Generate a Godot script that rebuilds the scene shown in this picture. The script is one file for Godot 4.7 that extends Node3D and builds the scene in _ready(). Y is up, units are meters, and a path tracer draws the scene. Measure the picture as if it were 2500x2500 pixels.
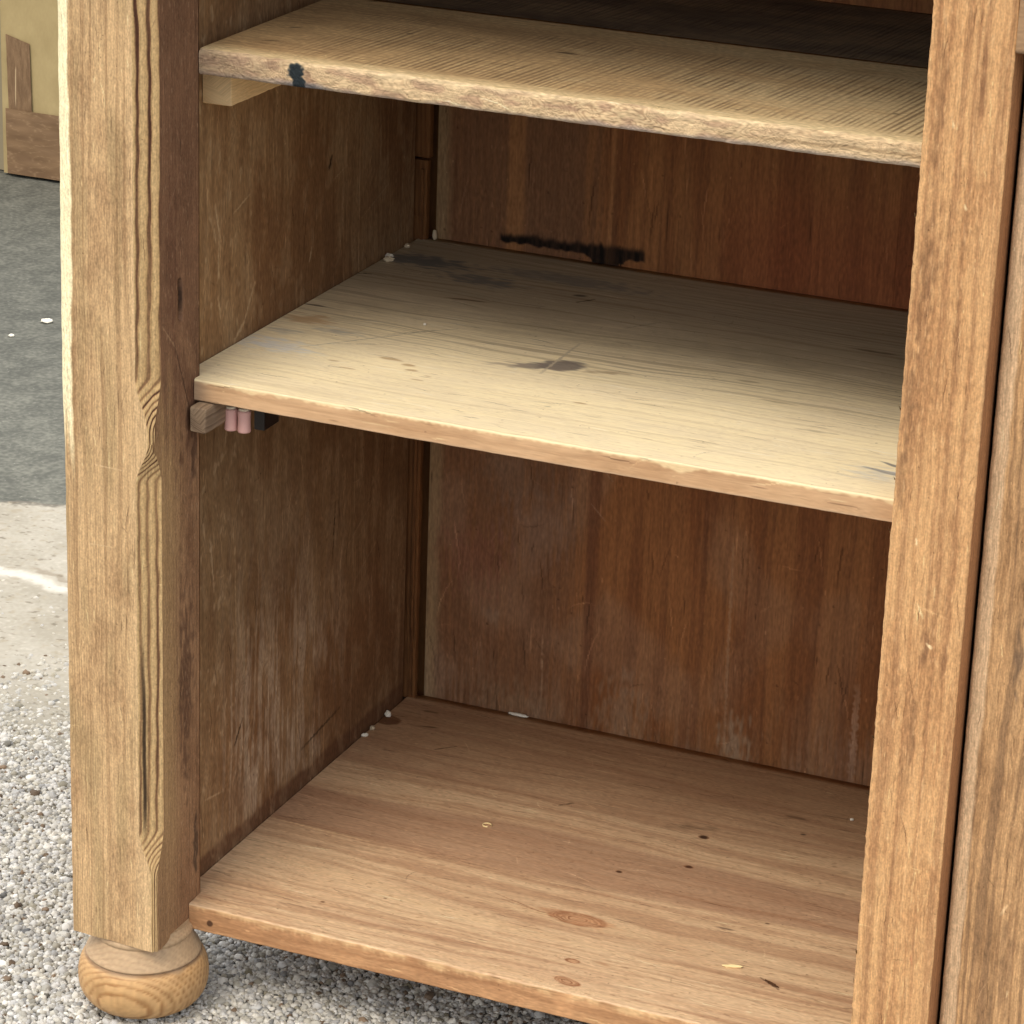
extends Node3D

# ---- measured frame (metres): x along the front, y up, z towards the viewer; bottom board's top is y = 0 ----
const GROUND := -0.0932
const DEPTH := 0.4963          # back panel plane is z = -DEPTH
const WIDE := 0.60             # left edge of the middle stile
const SIDE := -0.0152          # inner face of the left side panel
const MID := 0.4761            # top of the middle shelf
const HIGH := 0.7489           # top of the upper shelf
const TOP := 1.03

var maps := {}                 # kind -> material

func _ready() -> void:
	# camera
	var cam := Camera3D.new()
	cam.name = "camera"
	cam.projection = Camera3D.PROJECTION_FRUSTUM
	cam.near = 0.05
	cam.far = 400.0
	cam.size = 2500.0 / 7740.43 * cam.near
	cam.frustum_offset = Vector2(-105.07 / 7740.43, -4.9 / 7740.43) * cam.near
	cam.basis = Basis(Vector3.UP, 0.372765) * Basis(Vector3.RIGHT, -0.360465) * Basis(Vector3.BACK, 0.040821)
	cam.position = Vector3(1.17588, 1.30240, 2.17169)
	add_child(cam)
	cam.current = true
	# bright overcast sky
	var env := Environment.new()
	env.background_mode = Environment.BG_SKY
	var sm := ProceduralSkyMaterial.new()
	sm.sky_top_color = Color(0.96, 0.965, 0.965)
	sm.sky_horizon_color = Color(0.78, 0.78, 0.77)
	sm.sky_curve = 0.25
	sm.ground_bottom_color = Color(0.30, 0.29, 0.27)
	sm.ground_horizon_color = Color(0.55, 0.55, 0.54)
	sm.sky_energy_multiplier = 1.12
	var sky := Sky.new()
	sky.sky_material = sm
	env.sky = sky
	env.tonemap_mode = Environment.TONE_MAPPER_LINEAR
	env.tonemap_exposure = 1.46
	env.sdfgi_enabled = true
	env.ssao_enabled = true
	env.ssil_enabled = true
	var we := WorldEnvironment.new()
	we.name = "world_environment"
	we.environment = env
	add_child(we)
	var sun := DirectionalLight3D.new()
	sun.name = "veiled_sun"
	sun.light_energy = 0.5
	sun.light_color = Color(1.0, 0.95, 0.87)
	sun.light_angular_distance = 26.0
	sun.shadow_enabled = true
	sun.look_at_from_position(Vector3.ZERO, Vector3(0.18, -1.0, -0.70))
	add_child(sun)

	paint_all()
	build_ground()
	build_cabinet()
	build_boxes()
	build_debris()


# =====================================================================================  painted wood grain
class Grain extends RefCounted:
	var n := FastNoiseLite.new()
	var rings := 200.0
	var warp := 0.004
	var b0 := 0.0
	var cath := 0.0
	var cath_at := 0.0
	var knots: Array = []       # along, across, radius, stretch
	var line := 0.0
	var fib := 0.0
	var blot := 0.0
	var streak := 0.0
	var knot := 0.0
	var rim := 0.0
	var q := 0.0
	var wob := 0.0
	var across := 0.0
	func _init(s: int, r: float, w := 0.004, knot_list: Array = []) -> void:
		n.seed = s
		n.noise_type = FastNoiseLite.TYPE_SIMPLEX_SMOOTH
		n.frequency = 1.0
		n.fractal_type = FastNoiseLite.FRACTAL_NONE
		rings = r
		warp = w
		knots = knot_list
	func at(a: float, b: float) -> void:
		wob = n.get_noise_2d(a * 2.1, b * 8.0 + 3.0)
		var bb: float = b + wob * warp + n.get_noise_2d(a * 11.0, b * 34.0 + 9.0) * warp * 0.22
		knot = 0.0
		rim = 0.0
		var inside := -1.0
		for k: Array in knots:
			var da: float = (a - k[0]) / (k[2] * k[3])
			var db: float = (b - k[1]) / k[2]
			var d2: float = da * da + db * db
			if d2 < 16.0:
				bb = k[1] + (bb - k[1]) * (1.0 - 0.9 * exp(-d2 * 0.4))
				if d2 < 1.1:
					knot = maxf(knot, 1.0 - smoothstep(0.5, 1.1, d2))
					rim = maxf(rim, (1.0 - smoothstep(0.0, 0.22, absf(sqrt(d2) - 0.86))) * (0.5 + n.get_noise_2d(a * 60.0, b * 60.0)))
					inside = sqrt(d2) * k[2] * 520.0 + 0.4 * n.get_noise_2d(a * 90.0, b * 90.0)
		q = (bb - b0) * rings + cath * (a - cath_at) * (a - cath_at)
		if inside >= 0.0:
			q = inside
		var r: float = floorf(q)
		var f: float = q - r
		var hs: float = 0.1 + 0.9 * fposmod(sin(r * 12.9898) * 4375.85, 1.0)
		line = smoothstep(0.15, 0.86, f) * (1.0 - smoothstep(0.88, 1.0, f)) * clampf(hs, 0.12, 1.0)
		across = bb
		fib = n.get_noise_2d(a * 13.0, bb * 1100.0) * 0.55 + n.get_noise_2d(a * 60.0 + 5.0, bb * 2300.0) * 0.45
		blot = n.get_noise_2d(a * 6.0, b * 17.0 + 31.0) * 0.65 + n.get_noise_2d(a * 31.0, b * 60.0 + 7.0) * 0.35
		streak = n.get_noise_2d(a * 2.3 + 17.0, bb * 150.0)


func col(r: float, g: float, b: float) -> Vector3:
	return Vector3(r, g, b) / 255.0


func mixc(a: Vector3, b: Vector3, t: float) -> Vector3:
	return a + (b - a) * clampf(t, 0.0, 1.0)


# stains and marks with a shape of their own: [a, b, turn, half length, half width, colour, strength, softness, raggedness]
func spots(list: Array, g: Grain, a: float, b: float, c: Vector3) -> Vector3:
	for s: Array in list:
		var da: float = a - s[0]
		var db: float = b - s[1]
		var m: float = s[3] * 1.7
		if absf(da) > m or absf(db) > m:
			continue
		var cs := cos(s[2])
		var sn := sin(s[2])
		var u: float = (da * cs + db * sn) / s[3]
		var v: float = (-da * sn + db * cs) / s[4]
		var d: float = sqrt(u * u + v * v) + g.n.get_noise_2d(a * 55.0, b * 160.0) * s[8] + g.streak * s[8] * 0.7
		c = mixc(c, s[5], s[6] * (1.0 - smoothstep(1.0 - s[7], 1.0, d)))
	return c


# scratches: [a0, b0, a1, b1, half width, colour, strength]
func scratches(list: Array, g: Grain, a: float, b: float, c: Vector3) -> Vector3:
	for s: Array in list:
		var w: float = s[4] * 2.5
		if a < minf(s[0], s[2]) - w or a > maxf(s[0], s[2]) + w or b < minf(s[1], s[3]) - w or b > maxf(s[1], s[3]) + w:
			continue
		var d := Vector2(s[2] - s[0], s[3] - s[1])
		var e := Vector2(a - s[0], b - s[1])
		var t: float = clampf(e.dot(d) / maxf(d.length_squared(), 1e-9), 0.0, 1.0)
		var r: float = (e - d * t).length() + 0.5 * s[4] * g.n.get_noise_2d(a * 180.0, b * 180.0)
		c = mixc(c, s[5], s[6] * (1.0 - smoothstep(s[4] * 0.4, s[4], r)) * (0.6 + 0.6 * sin(t * PI)))
	return c


# kind: perimeter range p0..p1 (image width), path range t0..t1 (image height), pixels per metre, relief in cm
const BOARDS := {
	"post": [0.0, 0.2633, -0.03, 0.87, 1520.0, 0.10],
	"side": [-0.50, -0.015, -0.03, 0.87, 920.0, 0.05],
	"back": [-0.005, 0.62, -0.03, 0.87, 820.0, 0.05],
	"mid": [0.0, 0.51, -0.02, 0.62, 1120.0, 0.06],
	"low": [0.0, 0.53, -0.02, 0.62, 1120.0, 0.05],
	"high_front": [0.0, 0.30, -0.01, 0.62, 1200.0, 0.16],
	"high_rear": [0.0, 0.28, -0.01, 0.62, 900.0, 0.14],
	"stile": [0.0, 0.165, -0.06, 0.87, 1450.0, 0.09],
	"door": [0.0, 0.15, -0.05, 0.84, 1400.0, 0.08],
	"rail": [0.0, 0.20, 0.0, 0.60, 900.0, 0.08],
	"dark_plain": [0.0, 0.10, 0.0, 0.50, 1200.0, 0.08],
	"pale_plain": [0.0, 0.10, 0.0, 0.30, 1600.0, 0.08],
}

const SATURATION := {"post": 0.80, "side": 0.84, "back": 0.92, "mid": 0.80, "low": 0.82, "high_front": 0.86, "high_rear": 0.74, "stile": 0.88, "door": 0.86}
const GRIT := {"post": 0.12, "stile": 0.105, "door": 0.105, "low": 0.05, "side": 0.10, "back": 0.07, "high_front": 0.09}
# fine scratches light and dark, cross scratches, pits and flecks per board
const WEAR := {"post": [260, 260, 40, 420, 300], "side": [230, 150, 80, 200, 420], "back": [120, 160, 70, 160, 220], "mid": [170, 130, 60, 160, 160], "low": [170, 190, 60, 200, 170],
	"high_front": [120, 140, 20, 160, 120], "high_rear": [40, 60, 10, 60, 40], "stile": [190, 200, 25, 260, 420], "door": [130, 150, 20, 200, 200]}

var lists := {}
var made: Array = []


func paint_all() -> void:
	fill_lists()
	var kinds: Array = BOARDS.keys()
	kinds.sort_custom(func(a: String, b: String) -> bool: return cost(a) > cost(b))
	made.resize(kinds.size() + 3)
	var job := WorkerThreadPool.add_group_task(func(i: int) -> void: paint_one(i, kinds), kinds.size() + 3)
	WorkerThreadPool.wait_for_group_task_completion(job)
	for i in kinds.size():
		var m := StandardMaterial3D.new()
		m.resource_name = kinds[i] + "_wood"
		m.albedo_texture = ImageTexture.create_from_image(made[i][0])
		m.heightmap_enabled = true
		m.heightmap_texture = ImageTexture.create_from_image(made[i][1])
		m.heightmap_scale = BOARDS[kinds[i]][5]
		m.roughness = 0.72
		m.metallic_specular = 0.3
		maps[kinds[i]] = m


func paint_one(i: int, kinds: Array) -> void:
	var n: int = kinds.size()
	if i == 0:
		made[n] = concrete_image()
	elif i == 1:
		made[n + 1] = asphalt_image()
	elif i == 2:
		made[n + 2] = card_image()
	else:
		made[i - 3] = paint(kinds[i - 3])


func cost(kind: String) -> float:
	var s: Array = BOARDS[kind]
	return (s[1] - s[0]) * (s[3] - s[2]) * s[4] * s[4]


func paint(kind: String) -> Array:
	var s: Array = BOARDS[kind]
	var w := int(ceil((s[1] - s[0]) * s[4]))
	var h := int(ceil((s[3] - s[2]) * s[4]))
	var rgb := PackedByteArray()
	rgb.resize(w * h * 3)
	var rel := PackedByteArray()
	rel.resize(w * h)
	var g: Grain = lists[kind].grain
	var L: Dictionary = lists[kind]
	var sat: float = SATURATION.get(kind, 0.85)
	var rough: float = GRIT.get(kind, 0.0)
	var o := 0
	for j in h:
		var t: float = s[2] + (j + 0.5) / h * (s[3] - s[2])
		for i in w:
			var p: float = s[0] + (i + 0.5) / w * (s[1] - s[0])
			var c: Vector3
			match kind:
				"post": c = shade_post(g, L, p, t)
				"side": c = shade_side(g, L, p, t)
				"back": c = shade_back(g, L, p, t)
				"mid": c = shade_mid(g, L, p, t)
				"low": c = shade_low(g, L, p, t)
				"high_front": c = shade_high(g, L, p, t, false)
				"high_rear": c = shade_high(g, L, p, t, true)
				"stile": c = shade_stile(g, L, p, t)
				"door": c = shade_door(g, L, p, t)
				_: c = shade_plain(g, L, p, t)
			if rough > 0.0:
				var speck: float = g.n.get_noise_2d(t * 130.0 + 3.0, p * 520.0)
				if rough > 0.1:
					speck = speck * (0.7 + 0.5 * g.blot) + 0.7 * g.n.get_noise_2d(t * 380.0, p * 620.0 + 9.0)
				c = c * (1.0 + rough * speck)
			var grey: float = c.x * 0.33 + c.y * 0.5 + c.z * 0.17
			c = Vector3(grey, grey, grey).lerp(c, sat)
			var k := o * 3
			rgb[k] = clampi(int(c.x * 255.0 + 0.5), 0, 255)
			rgb[k + 1] = clampi(int(c.y * 255.0 + 0.5), 0, 255)
			rgb[k + 2] = clampi(int(c.z * 255.0 + 0.5), 0, 255)
			rel[o] = clampi(int(L.relief * 255.0), 0, 255)
			o += 1
	var im := Image.create_from_data(w, h, false, Image.FORMAT_RGB8, rgb)
	if WEAR.has(kind):
		wear(im, WEAR[kind], kind.hash())
	return [im, Image.create_from_data(w, h, false, Image.FORMAT_L8, rel)]


# years of handling: hairline scratches, pits and pale flecks at random places
func wear(im: Image, how: Array, s: int) -> void:
	var rng := RandomNumberGenerator.new()
	rng.seed = s
	var w := im.get_width()
	var h := im.get_height()
	for kind in 3:
		for k in how[kind]:
			var x: float = rng.randf() * w
			var y: float = rng.randf() * h
			var a: float = PI / 2.0 + rng.randfn(0.0, 0.05) if kind < 2 else rng.randf() * TAU
			var n: int = int(rng.randf_range(8, 46)) if kind < 2 else int(rng.randf_range(6, 30))
			var bend: float = rng.randfn(0.0, 0.006 if kind < 2 else 0.03)
			var force: float = rng.randf_range(0.15, 0.60) * (0.7 if kind == 2 else 1.0)
			var light: bool = kind == 0 or (kind == 2 and k % 3 != 0)
			for i in n:
				x += cos(a)
				y += sin(a)
				a += bend
				if x < 1 or y < 1 or x >= w - 1 or y >= h - 1:
					break
				dab(im, int(x), int(y), light, force * sin(PI * (i + 0.5) / n))
	for k in how[3]:                                      # pits
		var x := rng.randi_range(1, w - 3)
		var y := rng.randi_range(1, h - 4)
		var f: float = rng.randf_range(0.15, 0.55)
		dab(im, x, y, false, f)
		dab(im, x, y + 1, false, f * rng.randf())
		dab(im, x + 1, y, false, f * rng.randf())
	for k in how[4]:                                      # flecks
		var x := rng.randi_range(1, w - 3)
		var y := rng.randi_range(1, h - 5)
		var f: float = rng.randf_range(0.12, 0.5)
		for i in rng.randi_range(1, 4):
			dab(im, x, y + i, true, f)


func dab(im: Image, x: int, y: int, light: bool, f: float) -> void:
	var c := im.get_pixel(x, y)
	im.set_pixel(x, y, c.lerp(Color(minf(1.0, c.r * 1.25 + 0.16), minf(1.0, c.g * 1.25 + 0.15), minf(1.0, c.b * 1.25 + 0.13)) if light else Color(c.r * 0.42, c.g * 0.38, c.b * 0.36), f))


func fill_lists() -> void:
	var g: Grain
	# corner post
	g = Grain.new(11, 420.0, 0.003, [])
	lists.post = {"grain": g, "edge": Grain.new(12, 155.0, 0.004, []), "relief": 0.5,
		"spots": [
			[0.55, 0.2308, 0.0, 0.021, 0.0036, col(58, 40, 30), 0.9, 0.3, 0.2],  # painted dark to stand in for the shade inside the mortise
			[0.575, 0.2190, 0.0, 0.10, 0.012, col(92, 56, 42), 0.35, 0.8, 0.5],
			[0.46, 0.2510, 0.35, 0.075, 0.010, col(84, 52, 38), 0.5, 0.6, 0.4],
			[0.50, 0.2440, -0.6, 0.045, 0.010, col(150, 108, 76), 0.6, 0.7, 0.3],
			[0.42, 0.2540, 0.1, 0.05, 0.006, col(70, 45, 34), 0.6, 0.7, 0.4],
			[0.22, 0.2390, 0.02, 0.11, 0.014, col(92, 62, 46), 0.6, 0.7, 0.5],
			[0.05, 0.2540, 0.05, 0.035, 0.006, col(74, 54, 42), 0.7, 0.7, 0.4],
		],
		"scratches": [
			[0.415, 0.105, 0.414, 0.135, 0.0006, col(222, 186, 140), 0.6],
			[0.345, 0.10, 0.3455, 0.125, 0.0006, col(222, 186, 140), 0.5],
			[0.62, 0.2070, 0.66, 0.2340, 0.0008, col(150, 112, 88), 0.5],
			[0.535, 0.2010, 0.51, 0.2240, 0.0011, col(176, 138, 100), 0.7],
			[0.515, 0.2210, 0.45, 0.2470, 0.0010, col(72, 46, 34), 0.6],
		]}
	# side panel
	g = Grain.new(21, 95.0, 0.012, [[0.52, -0.20, 0.006, 7.0]])
	g.cath = 6.0
	g.cath_at = 0.3
	var pale := col(190, 160, 122)
	lists.side = {"grain": g, "relief": 0.5, "spots": [], "scratches": [
			[0.605, -0.078, 0.575, -0.086, 0.0016, pale, 0.7], [0.59, -0.11, 0.600, -0.14, 0.0011, pale, 0.6],
			[0.575, -0.085, 0.54, -0.083, 0.0014, pale, 0.6], [0.525, -0.083, 0.505, -0.088, 0.0018, pale, 0.6],
			[0.52, -0.15, 0.49, -0.13, 0.0018, pale, 0.55], [0.49, -0.13, 0.478, -0.112, 0.0026, pale, 0.6],
			[0.512, -0.255, 0.524, -0.259, 0.0016, pale, 0.8], [0.47, -0.165, 0.405, -0.168, 0.0011, pale, 0.55],
			[0.43, -0.085, 0.41, -0.09, 0.0015, pale, 0.6], [0.405, -0.10, 0.39, -0.095, 0.0026, pale, 0.5],
			[0.588, -0.292, 0.597, -0.297, 0.0022, col(38, 25, 16), 0.8], [0.575, -0.30, 0.583, -0.33, 0.0009, pale, 0.35],
			[0.525, -0.36, 0.545, -0.42, 0.0008, pale, 0.3], [0.31, -0.07, 0.262, -0.076, 0.0016, pale, 0.6],
			[0.29, -0.115, 0.18, -0.118, 0.0012, pale, 0.45], [0.24, -0.13, 0.05, -0.137, 0.0014, col(148, 128, 100), 0.55],
			[0.10, -0.115, 0.12, -0.13, 0.0016, col(58, 38, 24), 0.7], [0.07, -0.06, 0.065, -0.09, 0.0012, pale, 0.6],
			[0.205, -0.31, 0.265, -0.315, 0.0014, col(48, 28, 18), 0.6], [0.04, -0.25, 0.05, -0.33, 0.0018, col(52, 36, 24), 0.5],
			[0.21, -0.34, 0.24, -0.40, 0.0008, pale, 0.3], [0.17, -0.36, 0.20, -0.42, 0.0008, pale, 0.3],
		]}
	# back panel
	g = Grain.new(31, 120.0, 0.006, [])
	lists.back = {"grain": g, "relief": 0.5, "spots": [
			[0.20, 0.115, 0.1, 0.055, 0.05, col(143, 112, 94), 0.42, 0.9, 0.4], [0.25, 0.09, 0.0, 0.05, 0.06, col(133, 107, 89), 0.3, 0.9, 0.4],
			[0.16, 0.05, 0.0, 0.05, 0.05, col(143, 89, 71), 0.4, 0.9, 0.4], [0.02, 0.21, 0.0, 0.05, 0.035, col(163, 135, 110), 0.4, 0.9, 0.6],
			[0.015, 0.33, 0.0, 0.035, 0.02, col(179, 158, 133), 0.55, 0.9, 0.6], [0.012, 0.10, 0.0, 0.03, 0.06, col(156, 128, 99), 0.4, 0.9, 0.6],
			[0.29, 0.18, 0.0, 0.02, 0.02, col(156, 133, 112), 0.4, 0.9, 0.5], [0.02, 0.45, 0.0, 0.03, 0.05, col(153, 117, 94), 0.35, 0.9, 0.6],
			[0.10, 0.07, 0.0, 0.012, 0.012, col(158, 133, 112), 0.35, 0.9, 0.5],
		], "scratches": [
			[0.10, 0.447, -0.005, 0.447, 0.0042, col(181, 143, 117), 0.6], [0.33, 0.447, 0.10, 0.447, 0.0035, col(161, 104, 61), 0.6],
			[0.22, 0.315, 0.0, 0.318, 0.0018, col(181, 148, 117), 0.4], [0.36, 0.285, 0.10, 0.290, 0.0025, col(94, 54, 33), 0.25],
			[0.33, 0.33, 0.05, 0.332, 0.0014, col(94, 54, 33), 0.28], [0.09, 0.125, 0.02, 0.126, 0.0009, col(192, 156, 122), 0.5],
			[0.275, 0.178, 0.262, 0.19, 0.0009, col(179, 148, 120), 0.5], [0.235, 0.17, 0.22, 0.185, 0.0008, col(179, 148, 120), 0.5],
		]}
	# middle shelf
	g = Grain.new(41, 130.0, 0.010, [])
	g.cath = 3.0
	g.cath_at = 0.2
	var grey := col(112, 104, 100)
	var tan_spot := col(176, 140, 94)
	lists.mid = {"grain": g, "relief": 0.5, "spots": [
			[0.260, -0.194, -0.50, 0.024, 0.0165, col(116, 106, 102), 0.8, 0.35, 0.12], [0.238, -0.180, -0.55, 0.020, 0.010, col(122, 112, 106), 0.75, 0.45, 0.2],
			[0.22, -0.175, -0.3, 0.024, 0.007, col(176, 158, 138), 0.6, 0.8, 0.5], [0.30, -0.195, -0.3, 0.026, 0.006, col(172, 146, 112), 0.6, 0.8, 0.4],
			[-0.005, -0.313, -0.3, 0.008, 0.0035, col(70, 56, 42), 0.9, 0.4, 0.3], [0.118, -0.327, -0.15, 0.026, 0.0028, col(104, 80, 54), 0.7, 0.7, 0.2],
			[0.035, -0.42, 0.0, 0.055, 0.022, col(92, 98, 106), 0.7, 0.6, 0.35], [0.105, -0.388, 0.05, 0.05, 0.018, col(104, 108, 112), 0.65, 0.7, 0.4],
			[0.17, -0.43, 0.0, 0.09, 0.02, col(112, 114, 116), 0.5, 0.7, 0.4],
			[0.030, -0.125, 0.1, 0.050, 0.028, col(222, 222, 222), 0.75, 0.95, 0.4], [0.022, -0.205, 0.0, 0.026, 0.018, col(206, 160, 108), 0.65, 0.8, 0.4],
			[0.06, -0.187, 0.0, 0.03, 0.010, col(158, 156, 154), 0.55, 0.9, 0.4], [0.01, -0.245, 0.0, 0.018, 0.003, col(86, 70, 52), 0.7, 0.7, 0.3],
			[0.02, -0.165, 0.0, 0.02, 0.01, col(168, 168, 166), 0.4, 0.9, 0.4],
			[0.573, -0.068, 0.3, 0.018, 0.004, col(104, 106, 112), 0.8, 0.5, 0.4], [0.576, -0.085, 0.4, 0.014, 0.003, col(112, 112, 116), 0.75, 0.5, 0.4], [0.57, -0.06, 0.0, 0.035, 0.02, col(204, 202, 196), 0.6, 0.9, 0.4],
			[0.130, -0.140, 0.0, 0.014, 0.0045, tan_spot, 0.6, 0.6, 0.3], [0.150, -0.132, 0.1, 0.010, 0.0035, tan_spot, 0.65, 0.6, 0.3], [0.158, -0.121, 0.1, 0.008, 0.003, tan_spot, 0.6, 0.6, 0.3],
			[0.175, -0.113, 0.1, 0.006, 0.002, tan_spot, 0.6, 0.6, 0.3], [0.172, -0.10, 0.0, 0.007, 0.002, tan_spot, 0.5, 0.6, 0.3], [0.09, -0.112, 0.0, 0.008, 0.0022, tan_spot, 0.5, 0.6, 0.3],
			[0.11, -0.10, 0.0, 0.009, 0.0022, tan_spot, 0.45, 0.6, 0.3], [0.31, -0.11, 0.0, 0.007, 0.002, tan_spot, 0.6, 0.6, 0.3], [0.29, -0.09, 0.0, 0.006, 0.002, col(150, 140, 116), 0.5, 0.6, 0.3],
			[0.45, -0.19, 0.0, 0.020, 0.003, col(168, 146, 110), 0.5, 0.6, 0.3], [0.485, -0.36, 0.0, 0.03, 0.003, col(92, 76, 56), 0.6, 0.7, 0.3], [0.41, -0.23, 0.0, 0.016, 0.003, col(150, 130, 98), 0.5, 0.7, 0.3],
			[0.20, -0.39, 0.0, 0.01, 0.004, col(62, 52, 44), 0.7, 0.6, 0.3], [0.50, -0.135, 0.0, 0.022, 0.0035, col(182, 164, 130), 0.6, 0.6, 0.3],
		], "scratches": [
			[0.2515, -0.258, 0.2527, -0.165, 0.0016, col(196, 180, 152), 0.75], [-0.006, -0.352, 0.012, -0.357, 0.0014, col(58, 46, 36), 0.8],
			[0.05, -0.13, 0.13, -0.23, 0.0008, col(150, 140, 122), 0.5], [0.10, -0.20, 0.145, -0.245, 0.0008, col(120, 108, 90), 0.5], [0.065, -0.15, 0.12, -0.18, 0.0008, col(160, 142, 118), 0.5],
			[0.205, -0.37, 0.215, -0.385, 0.0016, col(72, 58, 44), 0.7], [0.29, -0.35, 0.27, -0.32, 0.0009, col(130, 118, 100), 0.5],
		]}
	# bottom board
	g = Grain.new(51, 165.0, 0.011, [[0.322, -0.124, 0.0115, 2.4], [0.350, -0.020, 0.0085, 1.5], [0.345, -0.053, 0.004, 1.8], [0.322, -0.224, 0.0022, 1.6], [0.374, -0.261, 0.003, 1.8], [0.366, -0.323, 0.003, 1.8]])
	g.cath = 5.0
	g.cath_at = 0.25
	lists.low = {"grain": g, "relief": 0.5, "spots": [
			[0.322, -0.224, 0.0, 0.0034, 0.0026, col(70, 42, 28), 0.9, 0.5, 0.1], [0.374, -0.261, 0.0, 0.0050, 0.0034, col(78, 44, 28), 0.9, 0.6, 0.1], [0.366, -0.323, 0.0, 0.0055, 0.0045, col(66, 42, 30), 0.9, 0.6, 0.1],
			[0.350, -0.337, -0.25, 0.030, 0.008, col(128, 98, 72), 0.6, 0.9, 0.3], [0.0055, -0.426, 0.0, 0.0165, 0.0125, col(116, 72, 44), 0.85, 0.25, 0.05],
			[0.05, -0.43, -0.2, 0.012, 0.0025, col(92, 66, 44), 0.7, 0.7, 0.2], [0.036, -0.463, 0.0, 0.01, 0.003, col(104, 76, 52), 0.6, 0.7, 0.3],
			[0.30, -0.128, 0.0, 0.016, 0.010, col(176, 118, 80), 0.5, 0.8, 0.4], [0.337, -0.124, 0.0, 0.022, 0.012, col(198, 140, 98), 0.5, 0.8, 0.4],
			[0.020, -0.0005, 0.0, 0.0001, 0.0001, col(0, 0, 0), 0.0, 0.5, 0.1], [0.115, -0.055, 0.0, 0.003, 0.002, col(110, 74, 48), 0.8, 0.5, 0.2], [0.16, -0.085, 0.0, 0.002, 0.0015, col(110, 74, 48), 0.6, 0.5, 0.2],
			[0.44, -0.165, 0.0, 0.012, 0.002, col(92, 70, 56), 0.6, 0.7, 0.2], [0.47, -0.19, 0.0, 0.003, 0.002, col(92, 60, 42), 0.7, 0.6, 0.2], [0.445, -0.37, 0.0, 0.003, 0.0022, col(78, 56, 44), 0.7, 0.6, 0.2], [0.43, -0.40, 0.0, 0.014, 0.003, col(108, 78, 56), 0.6, 0.7, 0.2],
			[0.37, -0.06, 0.0, 0.010, 0.004, col(178, 124, 86), 0.6, 0.8, 0.3], [0.015, -0.02, 0.0, 0.03, 0.012, col(170, 120, 84), 0.4, 0.9, 0.3],
		], "scratches": [
			[0.495, -0.096, 0.515, -0.083, 0.0010, col(84, 58, 40), 0.7], [0.075, -0.385, 0.09, -0.40, 0.0012, col(92, 66, 44), 0.7], [0.225, -0.325, 0.235, -0.335, 0.0013, col(92, 66, 44), 0.7],
			[-0.01, -0.182, 0.10, -0.178, 0.0016, col(232, 192, 142), 0.6], [-0.01, -0.186, 0.62, -0.166, 0.0007, col(140, 96, 68), 0.4], [0.24, -0.137, 0.29, -0.122, 0.0007, col(150, 98, 66), 0.6], [0.25, -0.129, 0.30, -0.121, 0.0007, col(150, 98, 66), 0.6],
		]}
	# upper shelf
	g = Grain.new(61, 110.0, 0.012, [[0.258, -0.160, 0.003, 2.0]])
	lists.high_front = {"grain": g, "relief": 0.5, "spots": [
			[0.258, -0.160, 0.0, 0.010, 0.004, col(84, 66, 46), 0.85, 0.6, 0.3], [0.03, -0.13, -0.5, 0.010, 0.002, col(84, 66, 48), 0.7, 0.6, 0.3], [0.035, -0.075, -0.6, 0.012, 0.0016, col(96, 76, 54), 0.6, 0.6, 0.3],
			[0.44, -0.05, 0.0, 0.002, 0.0012, col(70, 54, 40), 0.8, 0.5, 0.1], [0.55, -0.10, 0.0, 0.004, 0.002, col(92, 78, 54), 0.7, 0.5, 0.1], [0.12, -0.16, 0.0, 0.004, 0.003, col(96, 78, 56), 0.6, 0.5, 0.3],
		], "scratches": [[0.13, -0.135, 0.20, -0.15, 0.0012, col(206, 182, 138), 0.6]]}
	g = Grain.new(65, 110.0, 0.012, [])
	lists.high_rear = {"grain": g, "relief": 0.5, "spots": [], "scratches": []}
	g = Grain.new(71, 190.0, 0.005, [])
	g.cath = 1.2
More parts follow.
